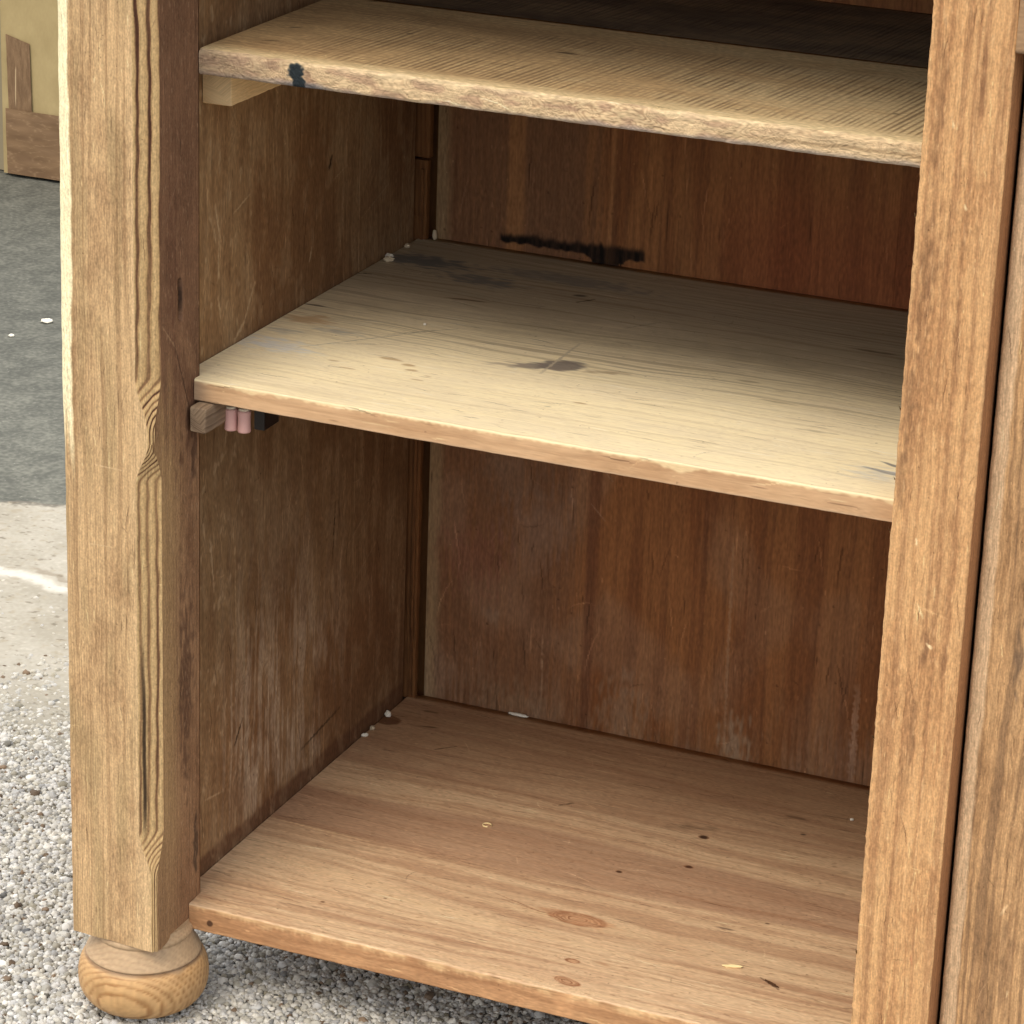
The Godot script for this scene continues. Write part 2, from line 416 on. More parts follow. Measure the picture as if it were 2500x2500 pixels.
	lists.stile = {"grain": g, "relief": 0.5, "spots": [
			[0.66, 0.063, 0.0, 0.07, 0.009, col(122, 84, 56), 0.55, 0.8, 0.5], [0.56, 0.058, 0.0, 0.05, 0.008, col(128, 90, 62), 0.5, 0.8, 0.5], [0.50, 0.055, 0.0, 0.03, 0.007, col(126, 88, 60), 0.45, 0.8, 0.5], [0.78, 0.062, 0.0, 0.06, 0.006, col(132, 92, 62), 0.5, 0.8, 0.5],
			[0.80, 0.092, 0.0, 0.05, 0.003, col(126, 84, 56), 0.6, 0.8, 0.4], [0.37, 0.085, 0.0, 0.03, 0.005, col(122, 84, 58), 0.55, 0.8, 0.4], [0.30, 0.08, 0.0, 0.05, 0.004, col(134, 96, 66), 0.5, 0.8, 0.4], [0.36, 0.10, 0.0, 0.02, 0.003, col(118, 80, 54), 0.5, 0.8, 0.4],
			[0.17, 0.066, 0.0, 0.10, 0.01, col(214, 166, 112), 0.3, 0.9, 0.4], [0.08, 0.06, 0.0, 0.08, 0.004, col(146, 104, 70), 0.4, 0.8, 0.4], [0.62, 0.088, 0.0, 0.04, 0.003, col(128, 88, 58), 0.5, 0.8, 0.4],
		], "scratches": [
			[0.405, 0.062, 0.395, 0.100, 0.0010, col(226, 178, 124), 0.5], [0.403, 0.076, 0.392, 0.081, 0.0010, col(240, 206, 150), 0.95], [0.455, 0.071, 0.450, 0.0715, 0.0011, col(246, 216, 166), 0.95], [0.372, 0.086, 0.369, 0.090, 0.0014, col(244, 214, 164), 0.9], [0.715, 0.086, 0.711, 0.087, 0.0013, col(246, 214, 160), 0.9], [0.775, 0.072, 0.77, 0.0725, 0.001, col(244, 210, 156), 0.8],
			[0.10, 0.096, 0.108, 0.094, 0.0012, col(196, 128, 88), 0.6], [0.14, 0.082, 0.02, 0.078, 0.0007, col(222, 176, 120), 0.5], [0.28, 0.093, 0.12, 0.09, 0.0008, col(226, 178, 124), 0.5], [0.26, 0.086, 0.10, 0.083, 0.0008, col(226, 178, 124), 0.5],
		]}
	g = Grain.new(81, 210.0, 0.007, [])
	lists.door = {"grain": g, "relief": 0.5, "spots": [
			[0.55, 0.06, 0.0, 0.05, 0.006, col(112, 88, 70), 0.55, 0.8, 0.5], [0.36, 0.056, 0.0, 0.035, 0.004, col(96, 76, 62), 0.6, 0.8, 0.5], [0.48, 0.085, 0.0, 0.06, 0.01, col(126, 92, 66), 0.4, 0.8, 0.5], [0.10, 0.07, 0.0, 0.05, 0.006, col(122, 90, 64), 0.4, 0.8, 0.5], [0.22, 0.075, 0.0, 0.04, 0.004, col(130, 96, 66), 0.4, 0.8, 0.5],
		], "scratches": [[0.145, 0.062, 0.155, 0.066, 0.0014, col(226, 188, 140), 0.7], [0.075, 0.073, 0.08, 0.074, 0.0012, col(232, 196, 146), 0.7]]}
	lists.rail = {"grain": Grain.new(85, 180.0, 0.006, []), "relief": 0.5, "base": col(168, 132, 98), "dark": col(104, 78, 56)}
	lists.dark_plain = {"grain": Grain.new(91, 240.0, 0.005, []), "relief": 0.5, "base": col(104, 84, 64), "dark": col(60, 44, 32)}
	lists.pale_plain = {"grain": Grain.new(95, 330.0, 0.006, []), "relief": 0.5, "base": col(236, 200, 146), "dark": col(196, 152, 98)}


func shade_plain(g: Grain, L: Dictionary, p: float, t: float) -> Vector3:
	g.at(t, p)
	var c := mixc(L.base, L.dark, g.line * 0.5 + g.blot * 0.45)
	L.relief = 0.5 + g.fib * 0.18 - g.line * 0.2
	return c * (1.0 + g.fib * 0.09)


func shade_post(g: Grain, L: Dictionary, p: float, t: float) -> Vector3:
	var e: Grain = L.edge
	var c: Vector3
	g.at(t, p)
	var tan_wood := col(206, 166, 116)
	if p < 0.060:
		L.relief = 0.5
		return tan_wood * (1.0 + g.fib * 0.1)
	if p < 0.1616:                                        # left side and front
		c = mixc(tan_wood, col(150, 110, 72), smoothstep(-0.1, 0.75, g.blot) * 0.42)
		c = mixc(c, col(160, 132, 88), smoothstep(0.0, 0.7, g.n.get_noise_2d(t * 7.0 + 40.0, p * 40.0)) * 0.45)
		c = mixc(c, col(126, 90, 56), g.line * (0.20 + 0.35 * (1.0 - smoothstep(0.083, 0.100, p))))
		c = mixc(c, col(136, 100, 64), smoothstep(0.15, 0.6, g.streak) * 0.35)
		c = mixc(c, col(216, 178, 128), smoothstep(0.138, 0.147, p) * 0.6)
		# light caught by the left arris, painted as a pale band above the worn place
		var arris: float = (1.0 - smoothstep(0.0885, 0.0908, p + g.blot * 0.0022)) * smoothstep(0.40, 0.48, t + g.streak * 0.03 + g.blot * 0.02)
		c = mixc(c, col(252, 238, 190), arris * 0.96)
		L.relief = 0.5 + g.fib * 0.16 - g.line * 0.12 + g.blot * 0.05
		c = c * (1.0 + g.fib * 0.14)
	elif p < 0.183:                                       # the stopped chamfer: growth rings cut on the slant
		var f: float = (p - 0.1617) / 0.0213
		var depth := chamfer(t)
		e.at(t, p)
		var q: float = f * (2.3 if t > 0.44 else 3.0) + (1.0 - depth) * 5.5 * (1.0 if t > 0.445 or t < 0.2 else -1.0) + e.wob * 0.35 + e.n.get_noise_2d(t * 26.0, f * 2.0) * 0.10 + e.n.get_noise_2d(t * 5.0, 1.0) * 0.25 + 0.35
		var r: float = floorf(q)
		var u: float = q - r
		var sharp: float = smoothstep(0.50, 0.66, u) * (1.0 - smoothstep(0.80, 0.90, u))
		var force: float = clampf(0.75 + 0.5 * e.n.get_noise_2d(r * 3.7, t * 3.0), 0.2, 1.0)
		if t < 0.42:
			force *= 0.7
		c = mixc(col(206, 168, 112), col(176, 136, 84), smoothstep(0.1, 0.6, u) * 0.6)
		c = mixc(c, col(84, 48, 32), sharp * force * 1.1)
		c = mixc(c, col(222, 186, 128), (1.0 - smoothstep(0.0, 0.1, f)) * 0.5)
		# open crack low on the chamfer
		var crack: float = (1.0 - smoothstep(0.03, 0.10, absf(f - 0.24 - 0.05 * e.n.get_noise_2d(t * 9.0, 3.0)))) * smoothstep(0.075, 0.12, t) * (1.0 - smoothstep(0.20, 0.29, t))
		c = mixc(c, col(48, 34, 24), crack * 0.85)
		c = mixc(c, col(120, 86, 54), (1.0 - smoothstep(0.15, 0.24, Vector2(f - 0.85, (t - 0.437) / 0.03).length())) * 0.8)
		L.relief = clampf(0.62 - sharp * force * 0.5 - crack * 0.6 + g.fib * 0.08, 0.0, 1.0)
		c = c * (1.0 + g.fib * 0.07)
	else:                                                 # inner face: stained, patches rubbed through
		var w: float = (p - 0.198) / 0.065
		var n: float = g.n.get_noise_2d(t * 9.0 + 70.0, p * 70.0)
		var dark := mixc(col(140, 98, 70), col(112, 77, 55), g.blot * 0.7 + 0.3)
		var rubbed := mixc(col(184, 138, 94), col(150, 106, 70), g.blot + 0.4)
		var low: float = 1.0 - smoothstep(0.40, 0.53, t + n * 0.03 + w * 0.04)
		var lit_edge: float = low * (1.0 - smoothstep(0.15, 0.62 + 0.18 * g.n.get_noise_2d(t * 6.0, 4.0), w))
		c = mixc(dark, rubbed, low * 0.75)
		c = mixc(c, col(190, 150, 98), lit_edge * 0.85)  # light along the front border of the inner face, painted in
		c = mixc(c, col(150, 104, 70), (1.0 - smoothstep(0.0, 0.12, t)) * 0.5)
		c = mixc(c, col(66, 40, 28), g.line * 0.28)
		c = spots(L.spots, g, t, p, c)
		c = scratches(L.scratches, g, t, p, c)
		var fleck: float = g.n.get_noise_2d(t * 90.0, p * 420.0)
		c = mixc(c, col(176, 140, 108), smoothstep(0.58, 0.8, fleck) * 0.5)
		L.relief = 0.5 + g.fib * 0.15 + fleck * 0.06
		c = c * (1.0 + g.fib * 0.09)
	if p < 0.1616:
		c = scratches(L.scratches, g, t, p, c)
	return c


func shade_side(g: Grain, L: Dictionary, p: float, t: float) -> Vector3:
	g.at(t, p)
	var n2: float = g.n.get_noise_2d(t * 4.0 + 9.0, p * 9.0)
	var c := mixc(col(148, 112, 76), col(132, 92, 58), smoothstep(-0.4, 0.5, n2 + g.streak * 0.3))
	c = mixc(c, col(172, 136, 92), smoothstep(-0.16, -0.03, p + g.streak * 0.03) * 0.55)
	c = mixc(c, col(92, 62, 40), g.line * 0.08)
	c = mixc(c, col(100, 68, 46), smoothstep(0.0, 0.6, g.streak) * 0.24)
	# waxy grey bloom low down, in runs along the grain
	var lowf: float = (1.0 - smoothstep(0.10, 0.40, t)) * smoothstep(-0.02, 0.06, t + g.streak * 0.02 + g.blot * 0.02)
	var bloom: float = lowf * smoothstep(-0.36, -0.22, p + g.blot * 0.06) * (1.0 - smoothstep(-0.13, -0.07, p + g.blot * 0.04))
	c = mixc(c, col(190, 168, 144), bloom * smoothstep(-0.45, 0.35, g.blot * 0.9 + g.streak * 0.6) * (0.72 + 0.25 * g.fib))
	c = mixc(c, col(108, 84, 54), (1.0 - smoothstep(0.2, 0.5, absf(t - 0.32) * 2.5)) * 0.3)
	# an unfaded strip where something once stood along the foot
	c = mixc(c, col(104, 68, 46), (1.0 - smoothstep(0.014, 0.021, t + g.blot * 0.004)) * 0.75)
	# pale scuffs
	var rub: float = g.n.get_noise_2d(t * 13.0, p * 40.0 + 20.0) + 0.4 * g.n.get_noise_2d(t * 55.0, p * 120.0)
	c = mixc(c, col(178, 148, 112), smoothstep(0.15, 0.7, rub) * 0.28)
	c = mixc(c, col(112, 76, 48), smoothstep(0.2, 0.75, -rub) * 0.3)
	var sc: float = g.n.get_noise_2d(t * 34.0, p * 75.0 + 50.0) + 0.5 * g.n.get_noise_2d(t * 90.0, p * 160.0)
	c = mixc(c, col(188, 158, 120), smoothstep(0.62, 0.98, sc) * 0.5 * smoothstep(-0.24, -0.08, p))
	c = scratches(L.scratches, g, t, p, c)
	L.relief = 0.5 + g.fib * 0.18 - g.line * 0.15
	return c * (1.0 + g.fib * 0.12)


func shade_back(g: Grain, L: Dictionary, p: float, t: float) -> Vector3:
	g.at(t, p)
	var n2: float = g.n.get_noise_2d(t * 3.0 + 20.0, p * 26.0)
	var c := mixc(col(156, 102, 60), col(138, 86, 50), smoothstep(-0.4, 0.4, n2))
	c = mixc(c, col(132, 92, 64), 1.0 - smoothstep(0.13, 0.19, p + g.streak * 0.01))
	c = mixc(c, col(92, 54, 34), g.line * 0.16 * smoothstep(0.12, 0.2, p) + g.line * 0.06)
	c = mixc(c, col(168, 110, 66), smoothstep(0.1, 0.6, g.streak) * 0.22)
	c = mixc(c, col(112, 72, 48), smoothstep(0.15, 0.6, -g.streak) * 0.22)
	var haze: float = smoothstep(-0.15, 0.5, g.n.get_noise_2d(t * 7.0, p * 9.0 + 60.0) + 0.3 * g.blot) * (1.0 - smoothstep(0.28, 0.44, t)) * (1.0 - 0.5 * smoothstep(0.2, 0.5, p))
	c = mixc(c, col(168, 136, 112), haze * 0.32)
	# wide dark and light bands of the boards
	c = mixc(c, col(112, 70, 48), (1.0 - smoothstep(0.003, 0.008, absf(p - 0.1725 - g.wob * 0.002))) * 0.55 * (1.0 - smoothstep(0.3, 0.45, t)))
	if t > 0.42:
		c = mixc(c, col(178, 122, 74), (1.0 - smoothstep(0.006, 0.011, absf(p - 0.080))) * 0.6)
		c = mixc(c, col(188, 130, 80), (1.0 - smoothstep(0.001, 0.0035, absf(p - 0.1755 - 0.006 * (t - 0.5)))) * 0.6)
		c = mixc(c, col(146, 70, 42), (1.0 - smoothstep(0.0, 0.12, absf(t - 0.50))) * smoothstep(0.24, 0.34, p) * 0.45)
	# pale unstained margin at the left edge
	c = mixc(c, col(160, 134, 98), (1.0 - smoothstep(0.006, 0.018, p + g.blot * 0.004)) * 0.75)
	c = spots(L.spots, g, t, p, c)
	c = scratches(L.scratches, g, t, p, c)
	# dusty tide line above the bottom board
	c = mixc(c, col(164, 138, 116), (1.0 - smoothstep(0.0, 0.10, t + g.streak * 0.05)) * 0.35 * smoothstep(-0.3, 0.5, g.streak + g.blot))
	# scorch above the middle shelf
	var x: float = p
	if x > 0.06 and x < 0.216 and t > 0.46 and t < 0.53:
		var hi: float = lerpf(0.4882, 0.4922, (x - 0.066) / 0.145) + g.n.get_noise_2d(0.0, x * 70.0) * 0.0016 + g.n.get_noise_2d(5.0, x * 520.0) * 0.0005 + maxf(0.0, 1.0 - absf(x - 0.168) / 0.003) * 0.006
		var lo: float = 0.4828 + 0.0015 * g.n.get_noise_2d(3.0, x * 90.0)
		lo -= 0.0120 * smoothstep(0.150, 0.166, x + 0.002 * g.streak) * (1.0 - smoothstep(0.182, 0.196, x + 0.003 * g.n.get_noise_2d(8.0, x * 300.0)))
		var m: float = smoothstep(lo - 0.0012, lo + 0.0008, t) * (1.0 - smoothstep(hi - 0.0025, hi + 0.0045, t + 0.0014 * g.streak + 0.001 * g.blot)) * smoothstep(0.064, 0.068, x) * (1.0 - smoothstep(0.209, 0.213, x))
		c = mixc(c, col(16, 12, 11), m * clampf(0.84 + 0.2 * g.fib + 0.25 * g.streak, 0.0, 0.96))
	L.relief = 0.5 + g.fib * 0.15 - g.line * 0.12
	return c * (1.0 + g.fib * 0.14)


func shade_mid(g: Grain, L: Dictionary, p: float, t: float) -> Vector3:
	var edge := DEPTH - 0.0117
	var z := p - DEPTH
	var c: Vector3
	if p < edge:
		g.at(t, z)
		c = mixc(col(250, 232, 188), col(230, 204, 156), g.line * 0.22)
		c = mixc(c, col(238, 220, 184), smoothstep(-0.3, 0.5, g.blot) * 0.5)
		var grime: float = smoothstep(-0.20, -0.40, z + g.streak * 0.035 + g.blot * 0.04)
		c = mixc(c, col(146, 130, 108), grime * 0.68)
		var band: float = smoothstep(-0.14, -0.22, z) * (1.0 - smoothstep(-0.40, -0.46, z) * 0.6)
		c = mixc(c, col(118, 96, 70), smoothstep(0.2, 0.6, g.streak) * 0.32 * band)
		c = mixc(c, col(212, 190, 150), smoothstep(0.2, 0.6, -g.streak) * 0.3)
		c = spots(L.spots, g, t, z, c)
		c = scratches(L.scratches, g, t, z, c)
		var fl: float = g.n.get_noise_2d(t * 75.0, z * 330.0)
		c = mixc(c, col(176, 144, 100), smoothstep(0.62, 0.85, fl) * 0.18)
		c = mixc(c, col(240, 216, 164), (1.0 - smoothstep(0.0, 0.004, -(z + 0.0117))) * 0.6)
		L.relief = 0.5 + g.fib * 0.12 - g.line * 0.12 + g.blot * 0.05
	else:
		g.at(t, z * 1.0)
		var f: float = (p - edge) / 0.0185
		c = mixc(col(214, 168, 122), col(190, 142, 98), g.blot * 0.6 + 0.25)
		c = mixc(c, col(150, 104, 66), g.line * 0.3)
		var lip: float = 1.0 - smoothstep(0.02, 0.14, f + g.n.get_noise_2d(t * 9.0, 2.0) * 0.05 + g.n.get_noise_2d(t * 150.0, 4.0) * 0.05 + maxf(0.0, g.n.get_noise_2d(t * 21.0, 9.0) - 0.45) * -0.5)
		c = mixc(c, col(244, 214, 158), lip * 0.75)
		c = mixc(c, col(214, 176, 138), smoothstep(0.72, 0.95, f) * 0.7)
		c = mixc(c, col(152, 128, 106), (1.0 - smoothstep(0.0, 0.02, t)) * 0.6)
		L.relief = 0.5 + g.fib * 0.2 + g.n.get_noise_2d(t * 60.0, f * 3.0) * 0.08
	return c * (1.0 + g.fib * 0.055)


func shade_low(g: Grain, L: Dictionary, p: float, t: float) -> Vector3:
	var z := p - DEPTH
	var c: Vector3
	if z < 0.0:
		g.at(t, z)
		c = mixc(col(216, 178, 138), col(184, 140, 102), g.line * 0.17 * clampf(0.5 + 1.4 * g.n.get_noise_2d(t * 1.5, z * 16.0), 0.1, 1.2))
		c = mixc(c, col(198, 154, 116), smoothstep(-0.3, 0.5, g.blot) * 0.5)
		# darker heartwood bands that run with the grain
		var zz: float = z + 0.012 * g.wob + 0.02 * (t - 0.25)
		var heart: float = smoothstep(-0.275, -0.262, zz) * (1.0 - smoothstep(-0.185, -0.172, zz + 0.006 * g.streak))
		c = mixc(c, col(164, 120, 92), heart * 0.6)
		c = mixc(c, col(156, 108, 76), smoothstep(-0.315, -0.345, zz) * 0.28)
		c = mixc(c, col(166, 124, 84), smoothstep(-0.33, -0.45, z) * 0.3)
		var bands: float = g.n.get_noise_2d(t * 1.1 + 40.0, g.across * 42.0)
		c = mixc(c, col(166, 118, 86), smoothstep(0.05, 0.6, bands) * 0.45)
		c = mixc(c, col(232, 198, 154), smoothstep(0.1, 0.6, -bands) * 0.3 * smoothstep(-0.25, -0.08, z))
		c = mixc(c, col(158, 110, 76), smoothstep(0.2, 0.6, g.streak) * 0.26)
		c = mixc(c, col(228, 188, 138), smoothstep(0.15, 0.55, -g.streak) * 0.32 * smoothstep(-0.2, -0.06, z))
		c = mixc(c, col(188, 122, 78), g.knot * 0.42)
		c = mixc(c, col(132, 78, 48), g.knot * g.line * 0.95)
		c = mixc(c, col(150, 92, 58), g.rim * 0.7)
		c = spots(L.spots, g, t, z, c)
		c = scratches(L.scratches, g, t, z, c)
		var fl: float = g.n.get_noise_2d(t * 75.0, z * 330.0)
		c = mixc(c, col(140, 98, 66), smoothstep(0.66, 0.86, fl) * 0.4)
		L.relief = 0.5 + g.fib * 0.13 - g.line * 0.06
	else:
		g.at(t, z)
		var f: float = z / 0.0244
		c = mixc(col(200, 146, 98), col(166, 114, 74), g.blot * 0.7 + 0.25)
		c = mixc(c, col(150, 100, 62), smoothstep(0.1, 0.6, g.streak) * 0.4)
		var lip: float = 1.0 - smoothstep(0.0, 0.22, f + g.n.get_noise_2d(t * 7.0, 2.0) * 0.10 + g.n.get_noise_2d(t * 230.0, 4.0) * 0.06 + maxf(0.0, g.n.get_noise_2d(t * 18.0, 9.0) - 0.35) * -0.5)
		c = mixc(c, col(240, 200, 142), lip * 0.62 * clampf(0.8 + g.n.get_noise_2d(t * 45.0, 6.0), 0.2, 1.0))
		c = mixc(c, col(92, 60, 40), 1.0 - smoothstep(0.0022, 0.0034, Vector2(t - 0.021, z - 0.0132).length()))
		c = mixc(c, col(216, 156, 104), (1.0 - smoothstep(0.004, 0.012, absf(t - 0.352))) * 0.6)
		L.relief = 0.5 + g.fib * 0.2 + g.n.get_noise_2d(t * 60.0, f * 3.0) * 0.12
	return c * (1.0 + g.fib * 0.10)


func shade_high(g: Grain, L: Dictionary, p: float, t: float, rear: bool) -> Vector3:
	var z := p - (0.516 if rear else 0.2667)            # front board: z = -0.2667 .. -0.0199
	var c: Vector3
	if rear or z < -0.0225:
		g.at(t, z)
		c = mixc(col(188, 154, 108), col(144, 112, 76), g.line * 0.3 + smoothstep(-0.2, 0.6, g.blot) * 0.35)
		c = mixc(c, col(216, 192, 146), smoothstep(0.25, 0.6, t + g.blot * 0.2) * 0.7)
		# marks of the pit saw, across the board
		var fan: float = t + (z + 0.1) * (0.10 + 0.05 * g.n.get_noise_2d(t * 2.0, 6.0))
		var saw: float = 0.55 * sin(fan * 1150.0 + 3.0 * g.n.get_noise_2d(fan * 30.0, z * 1.5)) + 0.5 * g.n.get_noise_2d(fan * 210.0, z * 6.0) + 0.25 * g.fib
		var where: float = clampf(0.75 + 0.8 * g.n.get_noise_2d(t * 6.0 + 3.0, z * 14.0), 0.1, 1.0) * smoothstep(0.03, 0.12, t)
		if not rear:
			where *= smoothstep(-0.03, -0.055, z + 0.012 * g.blot) * (1.0 - smoothstep(-0.205, -0.225, z))
		var cut: float = smoothstep(-0.1, 0.75, saw) * where
		c = mixc(c, col(118, 96, 70), cut * 0.72)
		c = mixc(c, col(214, 188, 140), smoothstep(0.1, 0.6, -saw) * where * 0.35)
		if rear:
			c = mixc(c, col(64, 52, 44), 0.55 + 0.25 * g.blot)  # whole rear board mixed well towards dark brown
		else:
			c = mixc(c, col(228, 204, 156), smoothstep(-0.05, -0.025, z) * 0.7)
			c = mixc(c, col(206, 178, 128), smoothstep(-0.225, -0.24, z) * 0.4)
		c = spots(L.spots, g, t, z, c)
		c = scratches(L.scratches, g, t, z, c)
		L.relief = clampf(0.6 - cut * 0.45 + g.fib * 0.1 - g.line * 0.1, 0.0, 1.0)
	else:
		# hewn front edge: swirling end of the grain
		var f: float = (z + 0.0225) / 0.024
		g.at(t, z)
		var u: float = t + 0.010 * g.n.get_noise_2d(t * 22.0, f * 1.6)
		var v: float = f + 0.7 * g.n.get_noise_2d(t * 24.0 + 8.0, f * 1.3 + 4.0)
		var sw: float = g.n.get_noise_2d(u * 19.0 + v * 0.9, v * 1.2) * 3.6 + v * 1.2
		var ring: float = absf(sw - floorf(sw) - 0.5) * 2.0
		var wild: float = 1.0 - smoothstep(0.40, 0.52, t)
		c = mixc(col(212, 182, 140), col(150, 114, 86), smoothstep(0.35, 0.95, ring) * (0.25 + 0.3 * wild) * clampf(0.7 + g.blot, 0.2, 1.0))
		c = mixc(c, col(166, 128, 104), smoothstep(0.0, 0.55, g.n.get_noise_2d(t * 30.0, f * 2.0 + 20.0)) * 0.55 * wild)
		var plank: float = 1.0 - smoothstep(0.04, 0.09, absf(f - 0.52 - 0.9 * (0.53 - t) * (1.0 if t < 0.53 else 0.2)))
		c = mixc(c, col(150, 122, 88), plank * 0.6 * (1.0 - wild))
		c = mixc(c, col(230, 206, 162), (1.0 - smoothstep(0.0, 0.25, f + g.blot * 0.2)) * 0.6)
		c = mixc(c, col(168, 158, 156), smoothstep(0.70, 0.92, f + g.blot * 0.15) * 0.6)
		c = mixc(c, col(150, 126, 104), (1.0 - smoothstep(0.02, 0.10, t)) * 0.55)
		# blue-black stain
		var d1: float = Vector2((t - 0.0865) / 0.0075, (f - 0.42) / 0.34).length() + 0.2 * g.n.get_noise_2d(t * 200.0, f * 5.0)
		var d2: float = Vector2((t - 0.089) / 0.006, (f - 0.82) / 0.34).length() + 0.2 * g.n.get_noise_2d(t * 200.0, f * 5.0)
		c = mixc(c, col(104, 104, 112), (1.0 - smoothstep(0.3, 1.0, Vector2((t - 0.094) / 0.026, (f - 0.95) / 0.3).length())) * 0.8)
		c = mixc(c, col(40, 48, 54), 1.0 - smoothstep(0.75, 1.05, minf(d1, d2)))
		L.relief = clampf(0.6 - smoothstep(0.5, 0.95, ring) * 0.3 + g.blot * 0.2, 0.0, 1.0)
	return c * (1.0 + g.fib * 0.17)


func shade_stile(g: Grain, L: Dictionary, p: float, t: float) -> Vector3:
	# left side p < 0.051, face 0.051 .. 0.113, right side beyond
	g.at(t, p)
	var c := mixc(col(210, 160, 108), col(184, 132, 86), smoothstep(-0.3, 0.6, g.blot) * 0.7)
	c = mixc(c, col(150, 102, 64), g.line * 0.3)
	c = mixc(c, col(156, 110, 74), smoothstep(0.1, 0.55, g.streak) * 0.4)
	c = mixc(c, col(224, 172, 116), smoothstep(0.1, 0.55, -g.streak) * 0.4)
	c = spots(L.spots, g, t, p, c)
	c = scratches(L.scratches, g, t, p, c)
	# fuzzy torn fibres
	var fz: float = g.n.get_noise_2d(t * 70.0, p * 240.0) * 0.55 + g.n.get_noise_2d(t * 30.0 + 9.0, p * 620.0) * 0.45
	c = mixc(c, col(232, 186, 134), smoothstep(0.25, 0.7, fz) * 0.42)
	c = mixc(c, col(146, 100, 64), smoothstep(0.3, 0.7, -fz) * 0.2)
	c = mixc(c, col(218, 170, 118), (1.0 - smoothstep(0.051, 0.0545, p)) * 0.5)
	if p > 0.1135:
		c = mixc(c, col(158, 106, 70), 0.6)  # right side darkened in the colour for the shade of the gap
	L.relief = 0.5 + g.fib * 0.15 + fz * 0.25 - g.line * 0.12
	return c * (1.0 + g.fib * 0.12)


func shade_door(g: Grain, L: Dictionary, p: float, t: float) -> Vector3:
	g.at(t, p)
	var c := mixc(col(196, 150, 102), col(160, 118, 78), smoothstep(-0.3, 0.6, g.blot) * 0.8)
	c = mixc(c, col(134, 98, 66), g.line * 0.5)
	c = mixc(c, col(130, 98, 70), smoothstep(0.1, 0.55, g.streak) * 0.55)
	c = mixc(c, col(212, 166, 116), smoothstep(0.1, 0.55, -g.streak) * 0.35)
	c = spots(L.spots, g, t, p, c)
	c = scratches(L.scratches, g, t, p, c)
	# rubbed pale arris
	c = mixc(c, col(224, 188, 148), (1.0 - smoothstep(0.0315, 0.0345, p + 0.002 * g.blot)) * 0.8)
	c = mixc(c, col(176, 150, 124), (1.0 - smoothstep(0.0175, 0.0205, p + 0.002 * g.blot)) * 0.6)
	L.relief = 0.5 + g.fib * 0.16 - g.line * 0.14
	return c * (1.0 + g.fib * 0.17)


# =====================================================================================  mesh helpers
# rows of points round a closed section; perimeter and path give the texture place
func loft(rows: Array, per: PackedFloat32Array, path: PackedFloat32Array, kind: String, per_rows: Array = []) -> ArrayMesh:
	var b: Array = BOARDS[kind]
	var n: int = per.size()
	var m: int = rows.size()
	var v := PackedVector3Array()
	var uv := PackedVector2Array()
	var idx := PackedInt32Array()
	for j in m:
		for i in n + 1:
			v.append(rows[j][i % n])
			if per_rows.size() > 0:
				per = per_rows[j]
			var pp: float = per[i % n] if i < n else per[n - 1] + (rows[j][0] - rows[j][n - 1]).length()
			uv.append(Vector2((pp - b[0]) / (b[1] - b[0]), (path[j] - b[2]) / (b[3] - b[2])))
	for j in m - 1:
		for i in n:
			var a := j * (n + 1) + i
			var c := a + n + 1
			idx.append_array([a, a + 1, c, a + 1, c + 1, c])
	for side in 2:
		var row: PackedVector3Array = rows[0 if side == 0 else m - 1]
		var mid := Vector3.ZERO
		for q in row:
			mid += q
		mid /= n
		var at := v.size()
		var tt: float = path[0 if side == 0 else m - 1]
		v.append(mid)
		uv.append(Vector2((per[n / 2] - b[0]) / (b[1] - b[0]), (tt - b[2]) / (b[3] - b[2])))
		for i in n:
			v.append(row[i])
			uv.append(Vector2((per[i] - b[0]) / (b[1] - b[0]), (tt - b[2]) / (b[3] - b[2])))
		for i in n:
			var i2 := (i + 1) % n
			idx.append_array([at, at + 1 + i2, at + 1 + i] if side == 0 else [at, at + 1 + i, at + 1 + i2])
	return finish(v, uv, idx, [[m, n]])


func finish(v: PackedVector3Array, uv: PackedVector2Array, idx: PackedInt32Array, seams: Array = [], colors := PackedColorArray()) -> ArrayMesh:
	var vol := 0.0
	var t := 0
	while t < idx.size():
		vol += v[idx[t]].dot(v[idx[t + 1]].cross(v[idx[t + 2]]))
		t += 3
	var nor := PackedVector3Array()
	nor.resize(v.size())
	var out := PackedInt32Array()
	out.resize(idx.size())
	t = 0
	while t < idx.size():
		var a := idx[t]
		var b := idx[t + 1]
		var c := idx[t + 2]
		if vol < 0.0:
			var s := b
			b = c
			c = s
		var f := (v[b] - v[a]).cross(v[c] - v[a])
		nor[a] += f
		nor[b] += f
		nor[c] += f
		out[t] = a
		out[t + 1] = c
		out[t + 2] = b
		t += 3
	for sm: Array in seams:
		for j in sm[0]:
			var a: int = j * (sm[1] + 1)
			var b: int = a + sm[1]
			nor[a] += nor[b]
			nor[b] = nor[a]
	for i in nor.size():
		nor[i] = nor[i].normalized() if nor[i].length() > 1e-14 else Vector3.UP
	var arr := []
	arr.resize(Mesh.ARRAY_MAX)
	arr[Mesh.ARRAY_VERTEX] = v
	arr[Mesh.ARRAY_NORMAL] = nor
	arr[Mesh.ARRAY_TEX_UV] = uv
	arr[Mesh.ARRAY_INDEX] = out
	if colors.size() > 0:
		arr[Mesh.ARRAY_COLOR] = colors
	var mesh := ArrayMesh.new()
	mesh.add_surface_from_arrays(Mesh.PRIMITIVE_TRIANGLES, arr)
	return mesh


